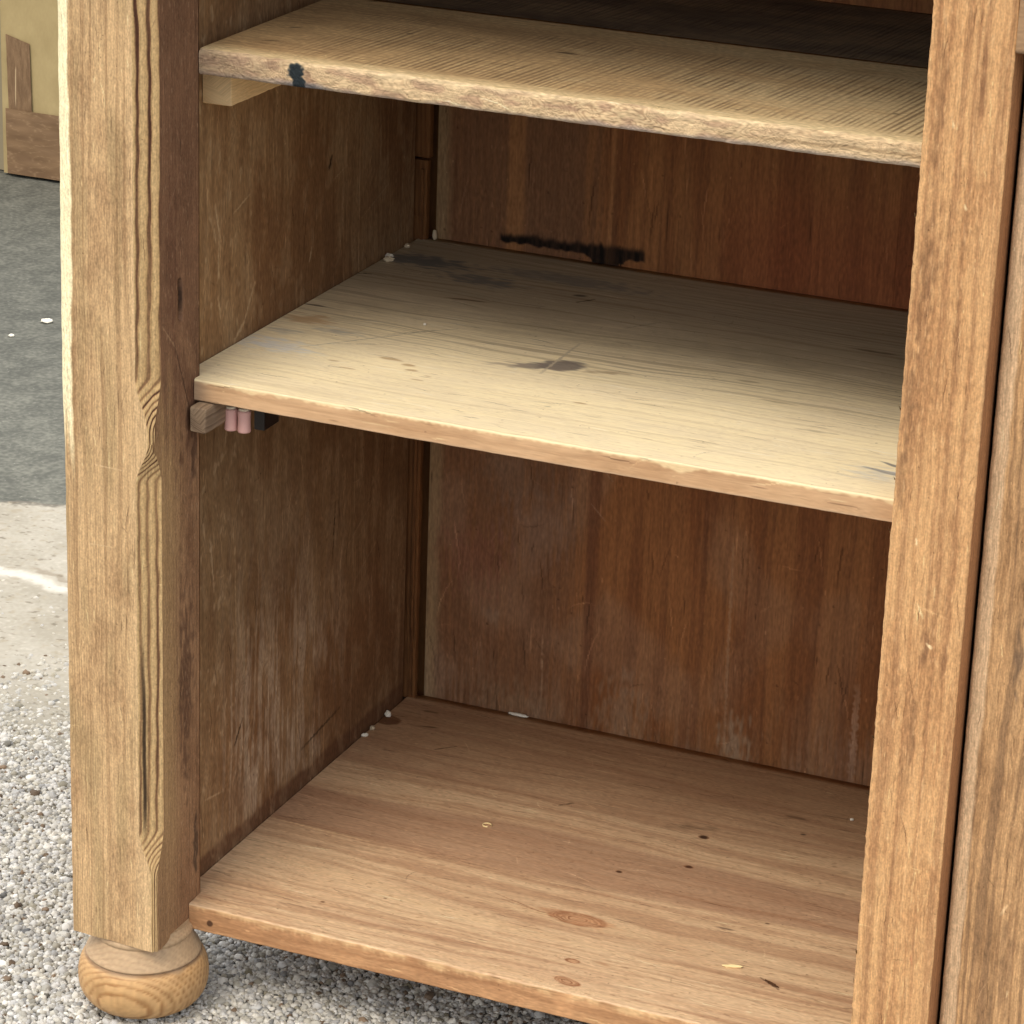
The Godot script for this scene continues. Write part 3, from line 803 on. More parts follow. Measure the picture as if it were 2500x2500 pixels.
# rounded rectangle section (first axis 0..w, second 0..h), starting at (0, h), along the top, down the front, back along the underside
func rrect(w: float, h: float, r: float, top_cuts: int, front_cuts: int) -> Array:
	var pts := PackedVector2Array()
	for i in top_cuts + 1:
		pts.append(Vector2(lerpf(0.0, w - r, float(i) / top_cuts), h))
	for i in [1, 2]:
		var a: float = PI / 2.0 * (1.0 - i / 3.0)
		pts.append(Vector2(w - r + r * cos(a), h - r + r * sin(a)))
	for i in front_cuts + 1:
		pts.append(Vector2(w, lerpf(h - r, r, float(i) / front_cuts)))
	for i in [1, 2]:
		var a: float = -PI / 2.0 * i / 3.0
		pts.append(Vector2(w - r + r * cos(a), r + r * sin(a)))
	pts.append(Vector2(w - r, 0.0))
	pts.append(Vector2(0.0, 0.0))
	var per := PackedFloat32Array()
	var d := 0.0
	for i in pts.size():
		if i > 0:
			d += (pts[i] - pts[i - 1]).length()
		per.append(d)
	return [pts, per]


# a plain block with rounded long edges: axis 0, 1, 2 = long direction
func block(from: Vector3, to: Vector3, axis: int, kind: String, r := 0.0015, rough := 0.0, off := Vector2.ZERO) -> ArrayMesh:
	var s := to - from
	var a1 := 2 if axis != 2 else 0
	var a2 := 1 if axis != 1 else 0
	var w: float = s[a1]
	var h: float = s[a2]
	var ring := PackedVector2Array()
	for c in 4:
		var cx: float = r if c == 0 or c == 3 else w - r
		var cy: float = r if c < 2 else h - r
		for i in 3:
			var a: float = PI + PI / 2.0 * c + PI / 4.0 * i
			ring.append(Vector2(cx + r * cos(a), cy + r * sin(a)))
	var per := PackedFloat32Array()
	var d := off.x
	for i in ring.size():
		if i > 0:
			d += (ring[i] - ring[i - 1]).length()
		per.append(d)
	var nz := FastNoiseLite.new()
	nz.seed = 5
	nz.frequency = 60.0
	var cuts := 2 if rough == 0.0 else maxi(6, int(s[axis] / 0.006))
	var ends := [0.0, r * 0.6 / s[axis]]
	var steps: Array = [0.0, minf(0.2, r * 0.5 / s[axis])]
	for i in range(1, cuts):
		steps.append(float(i) / cuts)
	steps.append(1.0 - minf(0.2, r * 0.5 / s[axis]))
	steps.append(1.0)
	var rows: Array = []
	var path := PackedFloat32Array()
	for k in steps.size():
		var f: float = steps[k]
		var shrink: float = r * 0.5 if k == 0 or k == steps.size() - 1 else 0.0
		var row := PackedVector3Array()
		for q in ring:
			var u := Vector2(clampf(q.x, shrink, w - shrink), clampf(q.y, shrink, h - shrink))
			var p := from
			p[axis] += s[axis] * f
			p[a1] += u.x
			p[a2] += u.y
			if rough > 0.0:
				p += Vector3(nz.get_noise_3dv(p), nz.get_noise_3dv(p + Vector3(3, 1, 0)), nz.get_noise_3dv(p + Vector3(0, 5, 2))) * rough
			row.append(p)
		rows.append(row)
		path.append(off.y + s[axis] * f)
	return loft(rows, per, path, kind)


var taken := {}


func thing(called: String, label: String, category: String, at: Vector3, group := "") -> Node3D:
	var o := Node3D.new()
	o.name = numbered(called)
	add_child(o)
	o.position = at
	o.set_meta("label", label)
	o.set_meta("category", category)
	if group != "":
		o.set_meta("group", group)
	return o


func numbered(called: String) -> String:
	var k: int = taken.get(called, 0)
	taken[called] = k + 1
	return called if k == 0 else "%s_%03d" % [called, k]


# one mesh under a thing or part; meshes are in world coordinates, so a part undoes its thing's place
func part(called: String, mesh: Mesh, m: Material, parent: Node3D, label := "") -> MeshInstance3D:
	var o := MeshInstance3D.new()
	o.name = called
	o.mesh = mesh
	o.material_override = m
	if label != "":
		o.set_meta("label", label)
	parent.add_child(o, true)
	if parent.get_parent() == self:
		o.position = -parent.position
	return o


func structure(called: String, mesh: Mesh, m: Material, kind := "structure") -> MeshInstance3D:
	var o := MeshInstance3D.new()
	o.name = called
	o.mesh = mesh
	o.material_override = m
	o.set_meta("kind", kind)
	add_child(o)
	return o


func plain(c: Color, rough := 0.8, spec := 0.3) -> StandardMaterial3D:
	var m := StandardMaterial3D.new()
	m.albedo_color = c
	m.roughness = rough
	m.metallic_specular = spec
	return m


# =====================================================================================  the cabinet
func chamfer(y: float) -> float:
	var a: float = smoothstep(0.448, 0.496, y)
	var b: float = smoothstep(0.050, 0.092, y) * (1.0 - smoothstep(0.404, 0.440, y))
	return maxf(a, b)


func post_mesh() -> ArrayMesh:
	var nz := FastNoiseLite.new()
	nz.seed = 3
	nz.frequency = 1.0
	var rows: Array = []
	var path := PackedFloat32Array()
	var per := PackedFloat32Array()
	var pers: Array = []
	var zf := 0.0583
	var zb := -0.022
	var pl := -0.0815
	var y := -0.018
	while y < TOP:
		var c: float = 0.0042 + 0.0112 * chamfer(y) + 0.0007 * nz.get_noise_2d(y * 22.0, 12.0)
		var up: float = smoothstep(0.43, 0.47, y)
		var rl: float = lerpf(0.0025, 0.0105, up) + 0.0004 * nz.get_noise_2d(y * 60.0, 1.0)
		var x0: float = pl - 0.0048 * up + 0.0016 * up * smoothstep(0.5, 0.8, y) + 0.0006 * nz.get_noise_2d(y * 25.0, 4.0)
		if y < 0.30:
			x0 += 0.0
		var row := PackedVector3Array()
		var cut := PackedFloat32Array()
		row.append(Vector3(x0, y, zb)); cut.append(0.0)
		row.append(Vector3(x0, y, 0.0)); cut.append(0.022)
		row.append(Vector3(x0, y, zf - 0.014)); cut.append(0.064)
		for i in 6:
			var a: float = PI - PI / 2.0 * i / 5.0
			row.append(Vector3(x0 + rl + rl * cos(a), y, zf - rl + rl * sin(a))); cut.append(lerpf(0.068, 0.080 + x0 + rl + 0.0815, i / 5.0))
		for i in range(1, 9):
			var x: float = lerpf(x0 + rl, -c, i / 8.0)
			row.append(Vector3(x, y, zf + 0.0002 * nz.get_noise_2d(y * 40.0, x * 50.0))); cut.append(0.080 + x + 0.0815)
		for i in range(0, 9):
			var f: float = i / 8.0
			row.append(Vector3(lerpf(-c, 0.0, f), y, lerpf(zf, zf - c, f))); cut.append(lerpf(0.1617, 0.183, f))
		for i in range(0, 37):
			var f: float = i / 36.0
			var z: float = lerpf(zf - c, zb, f)
			# the long empty mortise in the inner face
			var slot: float = (1.0 - smoothstep(0.0018, 0.0030, absf(z - 0.0105))) * smoothstep(0.532, 0.536, y) * (1.0 - smoothstep(0.563, 0.568, y))
			row.append(Vector3(-0.011 * slot, y, z)); cut.append(0.183 + zf - z)
		pers.append(cut)
		if per.is_empty():
			per = cut
		for i in row.size():                              # bottom cut is a little out of square and torn
			if y < -0.0179:
				row[i].y += -0.0022 + row[i].x * -0.035 + 0.0012 * nz.get_noise_2d(row[i].x * 300.0, row[i].z * 300.0)
		rows.append(row)
		path.append(y)
		y += 0.0025
	return loft(rows, per, path, "post", pers)


# a horizontal board: section in (z, y), length along x
func shelf_mesh(kind: String, back: float, front: float, top: float, thick_left: float, thick_right: float, r: float, wear: float, seed_n: int, x_left: Callable, x_right: float, bow := 0.0) -> ArrayMesh:
	var nz := FastNoiseLite.new()
	nz.seed = seed_n
	nz.frequency = 1.0
	var sec: Array = rrect(front - back, 1.0, 0.1, 40, 3)
	var rows: Array = []
	var path := PackedFloat32Array()
	var per := PackedFloat32Array()
	var steps := 150
	for k in steps + 1:
		var f := float(k) / steps
		var thick := lerpf(thick_left, thick_right, f)
		sec = rrect(front - back, thick, r, 40, 3)
		if per.is_empty():
			per = sec[1]
		var row := PackedVector3Array()
		for i in sec[0].size():
			var q: Vector2 = sec[0][i]
			var z: float = back + q.x
			# keep a point on either side of the notch beside the post
			if i > 0 and i < 40 and absf(z + 0.0225) < 0.0065:
				z = -0.0222 if z > -0.0225 else -0.0228
			var x: float = lerpf(x_left.call(z), x_right, f)
			var p := Vector3(x, top - thick + q.y, z)
			if i > 39:
				var near: float = 1.0 if i < 47 else 0.5
				p.z += wear * near * (nz.get_noise_2d(x * 28.0, q.y * 60.0) + 0.5 * nz.get_noise_2d(x * 110.0, q.y * 160.0))
				p.y += wear * 0.5 * near * nz.get_noise_2d(x * 35.0 + 40.0, q.y * 50.0)
			p.y += bow * sin(f * PI)
			row.append(p)
		rows.append(row)
		path.append(lerpf(x_left.call(0.0), x_right, f))
	return loft(rows, per, path, kind)


func build_cabinet() -> void:
	var cab := thing("cabinet", "stripped pine cupboard with open shelves, worn corner post and turned bun foot", "cabinet", Vector3(0.3, GROUND, -0.2))
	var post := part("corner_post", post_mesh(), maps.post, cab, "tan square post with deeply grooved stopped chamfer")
	bun_foot(cab, Vector3(-0.0358, 0, 0.0155))
	# side panel: two boards
	var side := part("side_panel", block(Vector3(-0.034, -0.024, -0.3560), Vector3(SIDE, TOP, -0.0225), 1, "side", 0.0008), maps.side, cab)
	set_flat_uv(side, "side", 2)
	var side2 := part("board", block(Vector3(-0.034, -0.024, -0.4778), Vector3(SIDE - 0.0003, TOP, -0.3566), 1, "side", 0.0008), maps.side, side)
	set_flat_uv(side2, "side", 2)
	# rear corner post with its broken bead
	var rear := part("rear_post", block(Vector3(-0.06, -0.024, -0.530), Vector3(-0.0262, TOP, -0.4800), 1, "dark_plain", 0.002), maps.dark_plain, cab)
	part("batten", block(Vector3(-0.0258, -0.0015, -0.4930), Vector3(-0.0060, 0.553, -0.4850), 1, "dark_plain", 0.0012, 0.0009), brown_tint(), rear)
	part("batten", block(Vector3(-0.0225, 0.5560, -0.4930), Vector3(-0.0036, TOP, -0.4835), 1, "dark_plain", 0.0016, 0.0009), brown_tint(), rear)
	part("bead", block(Vector3(-0.0118, 0.003, -0.4850), Vector3(-0.0086, 0.545, -0.4826), 1, "pale_plain", 0.0008, 0.0007), brown_tint(), rear)
	part("gap_backing", block(Vector3(-0.0258, -0.024, -0.530), Vector3(0.05, TOP, -0.5128), 1, "dark_plain", 0.001), brown_tint(), rear)  # unseen backing, added so the gap beside the batten stays dark
	# back panel: three boards
	var back := part("back_panel", block(Vector3(-0.0008, -0.024, -0.512), Vector3(0.17498, TOP, -DEPTH), 1, "back", 0.00025), maps.back, cab)
	set_flat_uv(back, "back", 0)
	for e in [[0.1750, 0.45168], [0.4517, 0.623]]:
		var bd := part("board", block(Vector3(e[0], -0.024, -0.512), Vector3(e[1], TOP, -DEPTH - 0.0001), 1, "back", 0.00025), maps.back, back)
		set_flat_uv(bd, "back", 0)
	# shelves
	var notch := func(z: float) -> float: return 0.0006 if z > -0.0225 else SIDE + 0.0012
	var square := func(_z: float) -> float: return 0.0008
	var low := part("bottom_board", shelf_mesh("low", -DEPTH + 0.0006, 0.0, 0.0, 0.0244, 0.0250, 0.0018, 0.0012, 7, notch, 0.6165), maps.low, cab, "pinkish pine bottom board with oval knots")
	# a splinter torn up along the arris
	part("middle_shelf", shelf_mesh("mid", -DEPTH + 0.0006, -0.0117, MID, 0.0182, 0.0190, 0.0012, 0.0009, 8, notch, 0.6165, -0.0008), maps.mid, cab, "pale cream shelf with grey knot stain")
	var high := part("upper_shelf", shelf_mesh("high_front", -0.2667, -0.0199, HIGH, 0.0212, 0.0188, 0.0035, 0.0022, 9, square, 0.6165), maps.high_front, cab, "rough sawn shelf board with hewn edge and blue-black spot")
	part("board", shelf_mesh("high_rear", -DEPTH + 0.0006, -0.2690, HIGH - 0.0045, 0.0165, 0.0165, 0.0015, 0.0008, 10, square, 0.6165), maps.high_rear, high, "rear board in a darker brown")
	# shelf bearers
	part("bearer", block(Vector3(SIDE + 0.0004, 0.6960, -0.46), Vector3(0.0118, 0.7205, -0.055), 2, "pale_plain", 0.0012, 0.0008), maps.pale_plain, cab, "pale sawn batten under the upper shelf")
	part("bearer", block(Vector3(SIDE + 0.0004, 0.4375, -0.46), Vector3(-0.0002, 0.4572, -0.0235), 2, "dark_plain", 0.0012, 0.0008), maps.dark_plain, cab)
	part("bearer", block(Vector3(0.0030, 0.4345, -0.30), Vector3(0.0180, 0.4568, 0.001), 2, "dark_plain", 0.0018, 0.0010, Vector2(0.03, 0.1)), wood_tint(), cab, "grey brown bearer under the middle shelf")
	roller_catch(cab)
	# stile, partition, top, rail, door
	var stile := part("stile", stile_mesh(), maps.stile, cab, "orange brown upright with torn splintery left edge")
	splinters(stile)
	var part_wall := part("added_partition", block(Vector3(0.6172, -0.024, -0.4955), Vector3(0.635, TOP, -0.046), 1, "dark_plain", 0.0008), maps.dark_plain, cab)  # unseen panel, added to close the compartment's right side to light
	part("top_board", block(Vector3(-0.10, TOP, -0.53), Vector3(1.38, TOP + 0.028, 0.075), 0, "rail", 0.004), maps.rail, cab)
	part("head_rail", block(Vector3(0.0005, 0.955, -0.020), Vector3(0.5990, TOP - 0.0005, 0.004), 0, "rail", 0.0015), maps.rail, cab)
	var rail := part("cross_rail", block(Vector3(0.6632, 0.8292, -0.0225), Vector3(1.26, 0.90, 0.0105), 0, "rail", 0.0022, 0.0008), maps.rail, cab, "weathered grey brown rail above the door")
	part("drawer_front", block(Vector3(0.6640, 0.9015, -0.0225), Vector3(1.26, TOP - 0.0006, 0.0061), 0, "rail", 0.0015), maps.rail, cab)
	part("door", door_mesh(), maps.door, cab, "closed plank door with rubbed pale edge")
	part("outer_post", block(Vector3(1.2612, -0.018, -0.022), Vector3(1.34, TOP, 0.0583), 1, "rail", 0.003), maps.rail, cab)
	part("bottom_rail", block(Vector3(0.6245, -0.026, -0.4955), Vector3(1.2600, -0.0515 + 0.03, -0.0252), 0, "rail", 0.001), maps.rail, cab)
	part("outer_side", block(Vector3(1.30, -0.024, -0.512), Vector3(1.32, TOP, -0.0225), 1, "dark_plain", 0.001), maps.dark_plain, cab)
	part("back_board", block(Vector3(0.6235, -0.024, -0.512), Vector3(1.2990, TOP, -DEPTH), 1, "dark_plain", 0.001), maps.dark_plain, cab)
	bun_foot(cab, Vector3(1.30, 0, 0.018))
	bun_foot(cab, Vector3(-0.04, 0, -0.47))
	bun_foot(cab, Vector3(1.30, 0, -0.47))


func brown_tint() -> StandardMaterial3D:
	var m: StandardMaterial3D = maps.dark_plain.duplicate()
	m.albedo_color = Color(1.15, 0.95, 0.75)
	return m


func wood_tint() -> StandardMaterial3D:
	var m: StandardMaterial3D = maps.dark_plain.duplicate()
	m.albedo_color = Color(1.5, 1.55, 1.6)
	return m


# lay a board's texture by its place: u from one horizontal axis, v from height
func set_flat_uv(o: MeshInstance3D, kind: String, axis: int) -> void:
	var b: Array = BOARDS[kind]
	var arr: Array = o.mesh.surface_get_arrays(0)
	var v: PackedVector3Array = arr[Mesh.ARRAY_VERTEX]
	var uv: PackedVector2Array = arr[Mesh.ARRAY_TEX_UV]
	for i in v.size():
		uv[i] = Vector2((v[i][axis] - b[0]) / (b[1] - b[0]), (v[i].y - b[2]) / (b[3] - b[2]))
	arr[Mesh.ARRAY_TEX_UV] = uv
	var mesh := ArrayMesh.new()
	mesh.add_surface_from_arrays(Mesh.PRIMITIVE_TRIANGLES, arr)
	o.mesh = mesh


func stile_mesh() -> ArrayMesh:
	var nz := FastNoiseLite.new()
	nz.seed = 17
	nz.frequency = 1.0
	var rows: Array = []
	var path := PackedFloat32Array()
	var per := PackedFloat32Array()
	var y := -0.05
	while y < TOP - 0.0004:
		var jag: float = 0.0007 * nz.get_noise_2d(y * 70.0, 0.0) + 0.0006 * maxf(0.0, nz.get_noise_2d(y * 200.0, 3.0) - 0.2) * 2.0
		var jag_r: float = 0.0005 * nz.get_noise_2d(y * 60.0, 7.0)
		var x0 := WIDE - jag
		var x1 := 0.6623 + jag_r
		var zf := 0.0061
		var row := PackedVector3Array()
		row.append(Vector3(WIDE, y, -0.045))
		row.append(Vector3(WIDE, y, zf - 0.006))
		row.append(Vector3(x0, y, zf - 0.0012))
		row.append(Vector3(x0 + 0.0004, y, zf - 0.0004))
		row.append(Vector3(x0 + 0.0014, y, zf))
		for i in range(1, 8):
			row.append(Vector3(lerpf(x0 + 0.0014, x1 - 0.0014, i / 8.0), y, zf + 0.00025 * nz.get_noise_2d(y * 30.0, i * 2.0)))
		row.append(Vector3(x1 - 0.0014, y, zf))
		row.append(Vector3(x1 - 0.0004, y, zf - 0.0004))
		row.append(Vector3(x1, y, zf - 0.0014))
		row.append(Vector3(0.6623, y, zf - 0.006))
		row.append(Vector3(0.6623, y, -0.045))
		if per.is_empty():
			var d := 0.0
			for i in row.size():
				if i > 0:
					d += (row[i] - row[i - 1]).length()
				per.append(d)
		rows.append(row)
		path.append(y)
		y += 0.003
	return loft(rows, per, path, "stile")


func splinters(stile: MeshInstance3D) -> void:
	var rng := RandomNumberGenerator.new()
	rng.seed = 44
	var m := plain(Color(0.93, 0.80, 0.60), 0.7)
	var ys: Array = [0.700, 0.613, 0.553, 0.498, 0.455, 0.285, 0.235, 0.205, 0.165, 0.125, 0.098, 0.072]
	for k in ys.size():
		var st := SurfaceTool.new()
		var l: float = rng.randf_range(0.003, 0.007)
		var w: float = rng.randf_range(0.0004, 0.0009)
		var lean: float = rng.randf_range(0.0008, 0.0022)
		var b := Vector3(WIDE - 0.0002, ys[k], 0.0052)
		var tip := b + Vector3(-lean, l, 0.0006)
		var ring: Array = [b + Vector3(0, 0, w), b + Vector3(w, 0, -w), b + Vector3(-w * 0.6, 0, -w * 0.5)]
		st.begin(Mesh.PRIMITIVE_TRIANGLES)
		for i in 3:
			for q in [ring[i], tip, ring[(i + 1) % 3]]:
				st.add_vertex(q)
		st.add_vertex(ring[0]); st.add_vertex(ring[1]); st.add_vertex(ring[2])
		st.generate_normals()
		part("splinter", st.commit(), m, stile)


func door_mesh() -> ArrayMesh:
	var nz := FastNoiseLite.new()
	nz.seed = 23
	nz.frequency = 1.0
	var rows: Array = []
	var path := PackedFloat32Array()
	var per := PackedFloat32Array()
	var y := -0.030
	while y < 0.8275:
		var x0: float = 0.6640 + 0.0004 * nz.get_noise_2d(y * 30.0, 0.0)
		var zf := -0.0205
		var r: float = 0.0062 + 0.0008 * nz.get_noise_2d(y * 22.0, 5.0)
		var row := PackedVector3Array()
		row.append(Vector3(x0, y, -0.043))
		row.append(Vector3(x0, y, zf - r))
		for i in range(1, 5):
			var a: float = PI - PI / 2.0 * i / 4.0
			row.append(Vector3(x0 + r + r * cos(a), y, zf - r + r * sin(a)))
		for i in range(1, 7):
			row.append(Vector3(lerpf(x0 + r, 1.258, i / 6.0), y, zf))
		row.append(Vector3(1.259, y, -0.043))
		if per.is_empty():
			var d := 0.0
			for i in row.size():
				if i > 0:
					d += (row[i] - row[i - 1]).length()
				per.append(d)
			for i in range(7, 12):                        # the grain runs on to and fro, not starting again at the arris
				per[i] = per[6] - (0.085 if i % 2 == 1 else 0.0)
		rows.append(row)
		path.append(y)
		y += 0.004
	return loft(rows, per, path, "door")


func bun_foot(cab: Node3D, at: Vector3) -> void:
	# radius, height above ground, from the neck down
	var prof: Array = [[0.0, 0.0785], [0.0400, 0.0785], [0.0408, 0.0755], [0.0430, 0.0735], [0.0438, 0.0712], [0.0434, 0.0692], [0.0422, 0.0676], [0.0430, 0.0658], [0.0452, 0.0612], [0.0478, 0.0562], [0.0502, 0.0522], [0.0508, 0.0501], [0.0495, 0.0487], [0.0511, 0.0474], [0.0540, 0.0440], [0.0561, 0.0390], [0.0574, 0.0330], [0.0577, 0.0268], [0.0570, 0.0200], [0.0548, 0.0135], [0.0512, 0.0080], [0.0462, 0.0038], [0.0400, 0.0014], [0.0330, 0.0004], [0.0, 0.0003]]
	var fine: Array = []
	for i in prof.size() - 1:
		var cuts := 4 if i > 0 and i < prof.size() - 2 else 1
		for k in cuts:
			var t := float(k) / cuts
			var p0: Array = prof[maxi(i - 1, 0)]
			var p1: Array = prof[i]
			var p2: Array = prof[i + 1]
			var p3: Array = prof[mini(i + 2, prof.size() - 1)]
			if i == 1: p0 = p1
			fine.append(Vector2(cubic_interpolate(p1[0], p2[0], p0[0], p3[0], t), cubic_interpolate(p1[1], p2[1], p0[1], p3[1], t)) if cuts > 1 else Vector2(p1[0], p1[1]))
	fine.append(Vector2(0.0, 0.0004))
	for k in fine.size():
		fine[k] = Vector2(fine[k].x * 0.985, fine[k].y)
	var nz := FastNoiseLite.new()
	nz.seed = 29
	nz.frequency = 1.0
	var v := PackedVector3Array()
	var uv := PackedVector2Array()
	var cl := PackedColorArray()
	var idx := PackedInt32Array()
	var around := 120
	for j in fine.size():
		for i in around + 1:
			var a := TAU * (i % around) / around
			var q := Vector3(fine[j].x * sin(a), fine[j].y, fine[j].x * cos(a))
			v.append(q + Vector3(at.x, GROUND, at.z))
			uv.append(Vector2(float(i) / around, q.y))
			# growth rings about an upright heart well behind the foot
			var rr: float = Vector2(q.x + 0.012, q.z + 0.075).length() + 0.0016 * nz.get_noise_3d(q.x * 30.0, q.y * 18.0, q.z * 30.0) - 0.30 * q.y
			var ring: float = rr / 0.0040
			var f: float = ring - floorf(ring)
			var late: float = smoothstep(0.45, 0.84, f) * (1.0 - smoothstep(0.88, 0.97, f))
			var grain: float = nz.get_noise_3d(q.x * 500.0, q.y * 30.0, q.z * 500.0)
			var blot: float = nz.get_noise_3d(q.x * 45.0, q.y * 45.0, q.z * 45.0)
			var c := mixc(col(196, 158, 112), col(140, 98, 60), late * clampf(0.62 + 0.7 * nz.get_noise_3d(q.x * 25.0, q.y * 25.0, q.z * 25.0), 0.1, 0.75))
			c = mixc(c, col(148, 114, 76), smoothstep(0.0, 0.6, blot) * 0.5)
			var groove: float = 1.0 - smoothstep(0.0008, 0.0028, absf(fine[j].y - 0.0488))
			c = mixc(c, col(96, 66, 42), groove * 0.6)
			c = mixc(c, col(176, 156, 134), smoothstep(0.044, 0.051, q.y + 0.003 * blot) * 0.65)
			c = c * (1.0 + 0.10 * grain)
			cl.append(Color(c.x, c.y, c.z).srgb_to_linear())
	for j in fine.size() - 1:
		for i in around:
			var a := j * (around + 1) + i
			var c := a + around + 1
			idx.append_array([a, a + 1, c, a + 1, c + 1, c])
	var m := StandardMaterial3D.new()
	m.vertex_color_use_as_albedo = true
	m.roughness = 0.5
	m.metallic_specular = 0.4
	part("bun_foot", finish(v, uv, idx, [[fine.size(), around]], cl), m, cab)


func roller_catch(cab: Node3D) -> void:
	var metal := plain(Color(0.10, 0.09, 0.09), 0.45, 0.5)
	var pink := plain(Color(0.86, 0.68, 0.66), 0.5, 0.4)
	var pale := plain(Color(0.87, 0.82, 0.74), 0.6)
	var h := Vector3(0.0275, 0.4505, -0.047)
	var body := part("roller_catch", block(Vector3(0.008, 0.4535, -0.075), Vector3(0.051, 0.4571, -0.034), 2, "dark_plain", 0.0006), metal, cab, "small cupboard catch with two pink rollers")
	part("bracket", block(Vector3(0.0402, 0.4300, -0.068), Vector3(0.0500, 0.4533, -0.0415), 2, "dark_plain", 0.0008), metal, body)
	for k in 2:
		var c := CylinderMesh.new()
		var r := roller_mesh(Vector3(0.0205 + 0.0122 * k, 0.4275, -0.0385), 0.0057, 0.0190)
		var rol := part("roller", r, pink, body)
		part("cap", roller_mesh(Vector3(0.0205 + 0.0122 * k, 0.4455, -0.0385), 0.0048, 0.0030), pale, rol)


func roller_mesh(at: Vector3, r: float, h: float) -> ArrayMesh:
	var prof: Array = [Vector2(0, h), Vector2(r * 0.9, h), Vector2(r, h * 0.94), Vector2(r * 0.96, h * 0.75), Vector2(r * 0.94, h * 0.5), Vector2(r * 0.97, h * 0.2), Vector2(r, h * 0.06), Vector2(r * 0.9, 0), Vector2(0, 0)]
	var v := PackedVector3Array()
	var uv := PackedVector2Array()
	var idx := PackedInt32Array()
	for j in prof.size():
		for i in 21:
			var a := TAU * (i % 20) / 20.0
			v.append(at + Vector3(prof[j].x * sin(a), prof[j].y, prof[j].x * cos(a)))
			uv.append(Vector2(i / 20.0, j / 8.0))
	for j in prof.size() - 1:
		for i in 20:
			var a := j * 21 + i
			idx.append_array([a, a + 1, a + 21, a + 1, a + 22, a + 21])
	return finish(v, uv, idx, [[prof.size(), 20]])


# =====================================================================================  ground
func build_ground() -> void:
	var nz := FastNoiseLite.new()
	nz.seed = 77
	nz.frequency = 1.0
	# far ground to the horizon
	structure("ground", sheet(Vector2(-60, -90), Vector2(60, 60), 2, GROUND - 0.016, 0.0), plain(Color(0.36, 0.36, 0.35), 0.95))
	# asphalt beyond, old concrete strip and the exposed aggregate in front
	structure("asphalt", strip_sheet([Vector2(-6.0, 1.314), Vector2(4.0, -3.094)], -7.5, GROUND - 0.008), asphalt_material())
	structure("concrete_path", concrete_sheet(nz), concrete_material())
	pebbles(nz)


func sheet(a: Vector2, b: Vector2, cuts: int, y: float, _r: float) -> ArrayMesh:
	var v := PackedVector3Array()
	var uv := PackedVector2Array()
	var idx := PackedInt32Array()
	for j in cuts + 1:
		for i in cuts + 1:
			var p := Vector2(lerpf(a.x, b.x, float(i) / cuts), lerpf(a.y, b.y, float(j) / cuts))
			v.append(Vector3(p.x, y, p.y))
			uv.append(p)
	for j in cuts:
		for i in cuts:
			var k := j * (cuts + 1) + i
			idx.append_array([k, k + 1, k + cuts + 1, k + 1, k + cuts + 2, k + cuts + 1])
	return up_mesh(v, uv, idx)


func up_mesh(v: PackedVector3Array, uv: PackedVector2Array, idx: PackedInt32Array) -> ArrayMesh:
	var st := SurfaceTool.new()
	st.begin(Mesh.PRIMITIVE_TRIANGLES)
	for i in v.size():
		st.set_uv(uv[i])
		st.add_vertex(v[i])
	for i in idx:
		st.add_index(i)
	st.generate_normals()
	return st.commit()


func edge_z(x: float, nz: FastNoiseLite) -> float:
	return -0.9927 - 0.4408 * (x + 0.799) + 0.010 * nz.get_noise_2d(x * 18.0, 2.0) + 0.005 * nz.get_noise_2d(x * 70.0, 5.0)


func strip_sheet(line: Array, far_z: float, y: float) -> ArrayMesh:
	# dust from the concrete lies thick at the joint and thins out beyond it
	var st := SurfaceTool.new()
	st.begin(Mesh.PRIMITIVE_TRIANGLES)
	var away: Array = [-0.06, 0.12, 0.32, 0.55, 0.9, 5.0]
	var dust: Array = [1.55, 1.45, 1.15, 0.88, 0.78, 0.78]
	for i in 11:
		var p: Vector2 = line[0].lerp(line[1], i / 10.0)
		for k in 6:
			st.set_color(Color(dust[k], dust[k], dust[k]))
			st.set_uv(Vector2(p.x, p.y - away[k]))
			st.add_vertex(Vector3(p.x, y, p.y - away[k]))
	for i in 10:
		for k in 5:
			var a := i * 6 + k
			for q in [a, a + 1, a + 6, a + 1, a + 7, a + 6]:
				st.add_index(q)
	st.generate_normals()
	return st.commit()


func concrete_sheet(nz: FastNoiseLite) -> ArrayMesh:
	var v := PackedVector3Array()
	var uv := PackedVector2Array()
	var idx := PackedInt32Array()
	var nx := 260
	var rows := 130
	for j in rows + 1:
		for i in nx + 1:
			var x := lerpf(-2.2, 2.2, float(i) / nx)
			var e := edge_z(x, nz)
			var z := lerpf(e, 1.9, pow(float(j) / rows, 1.3))
			var y := GROUND - 0.0035 + 0.0018 * nz.get_noise_2d(x * 12.0, z * 12.0) + 0.0012 * nz.get_noise_2d(x * 45.0, z * 45.0)
			if j == 0:
				y = GROUND - 0.011
			v.append(Vector3(x, y, z))
			uv.append(Vector2((x + 1.3) / 2.0, (z + 1.5) / 2.0))
	for j in rows:
		for i in nx:
			var k := j * (nx + 1) + i
			idx.append_array([k, k + nx + 1, k + 1, k + 1, k + nx + 1, k + nx + 2])
	return up_mesh(v, uv, idx)


func noise_image(w: int, h: int, f: Callable) -> Image:
	var d := PackedByteArray()
	d.resize(w * h * 3)
	for j in h:
		for i in w:
			var c: Vector3 = f.call((i + 0.5) / w, (j + 0.5) / h)
			var k := (j * w + i) * 3
			d[k] = clampi(int(c.x * 255.0), 0, 255)
			d[k + 1] = clampi(int(c.y * 255.0), 0, 255)
			d[k + 2] = clampi(int(c.z * 255.0), 0, 255)
	return Image.create_from_data(w, h, false, Image.FORMAT_RGB8, d)


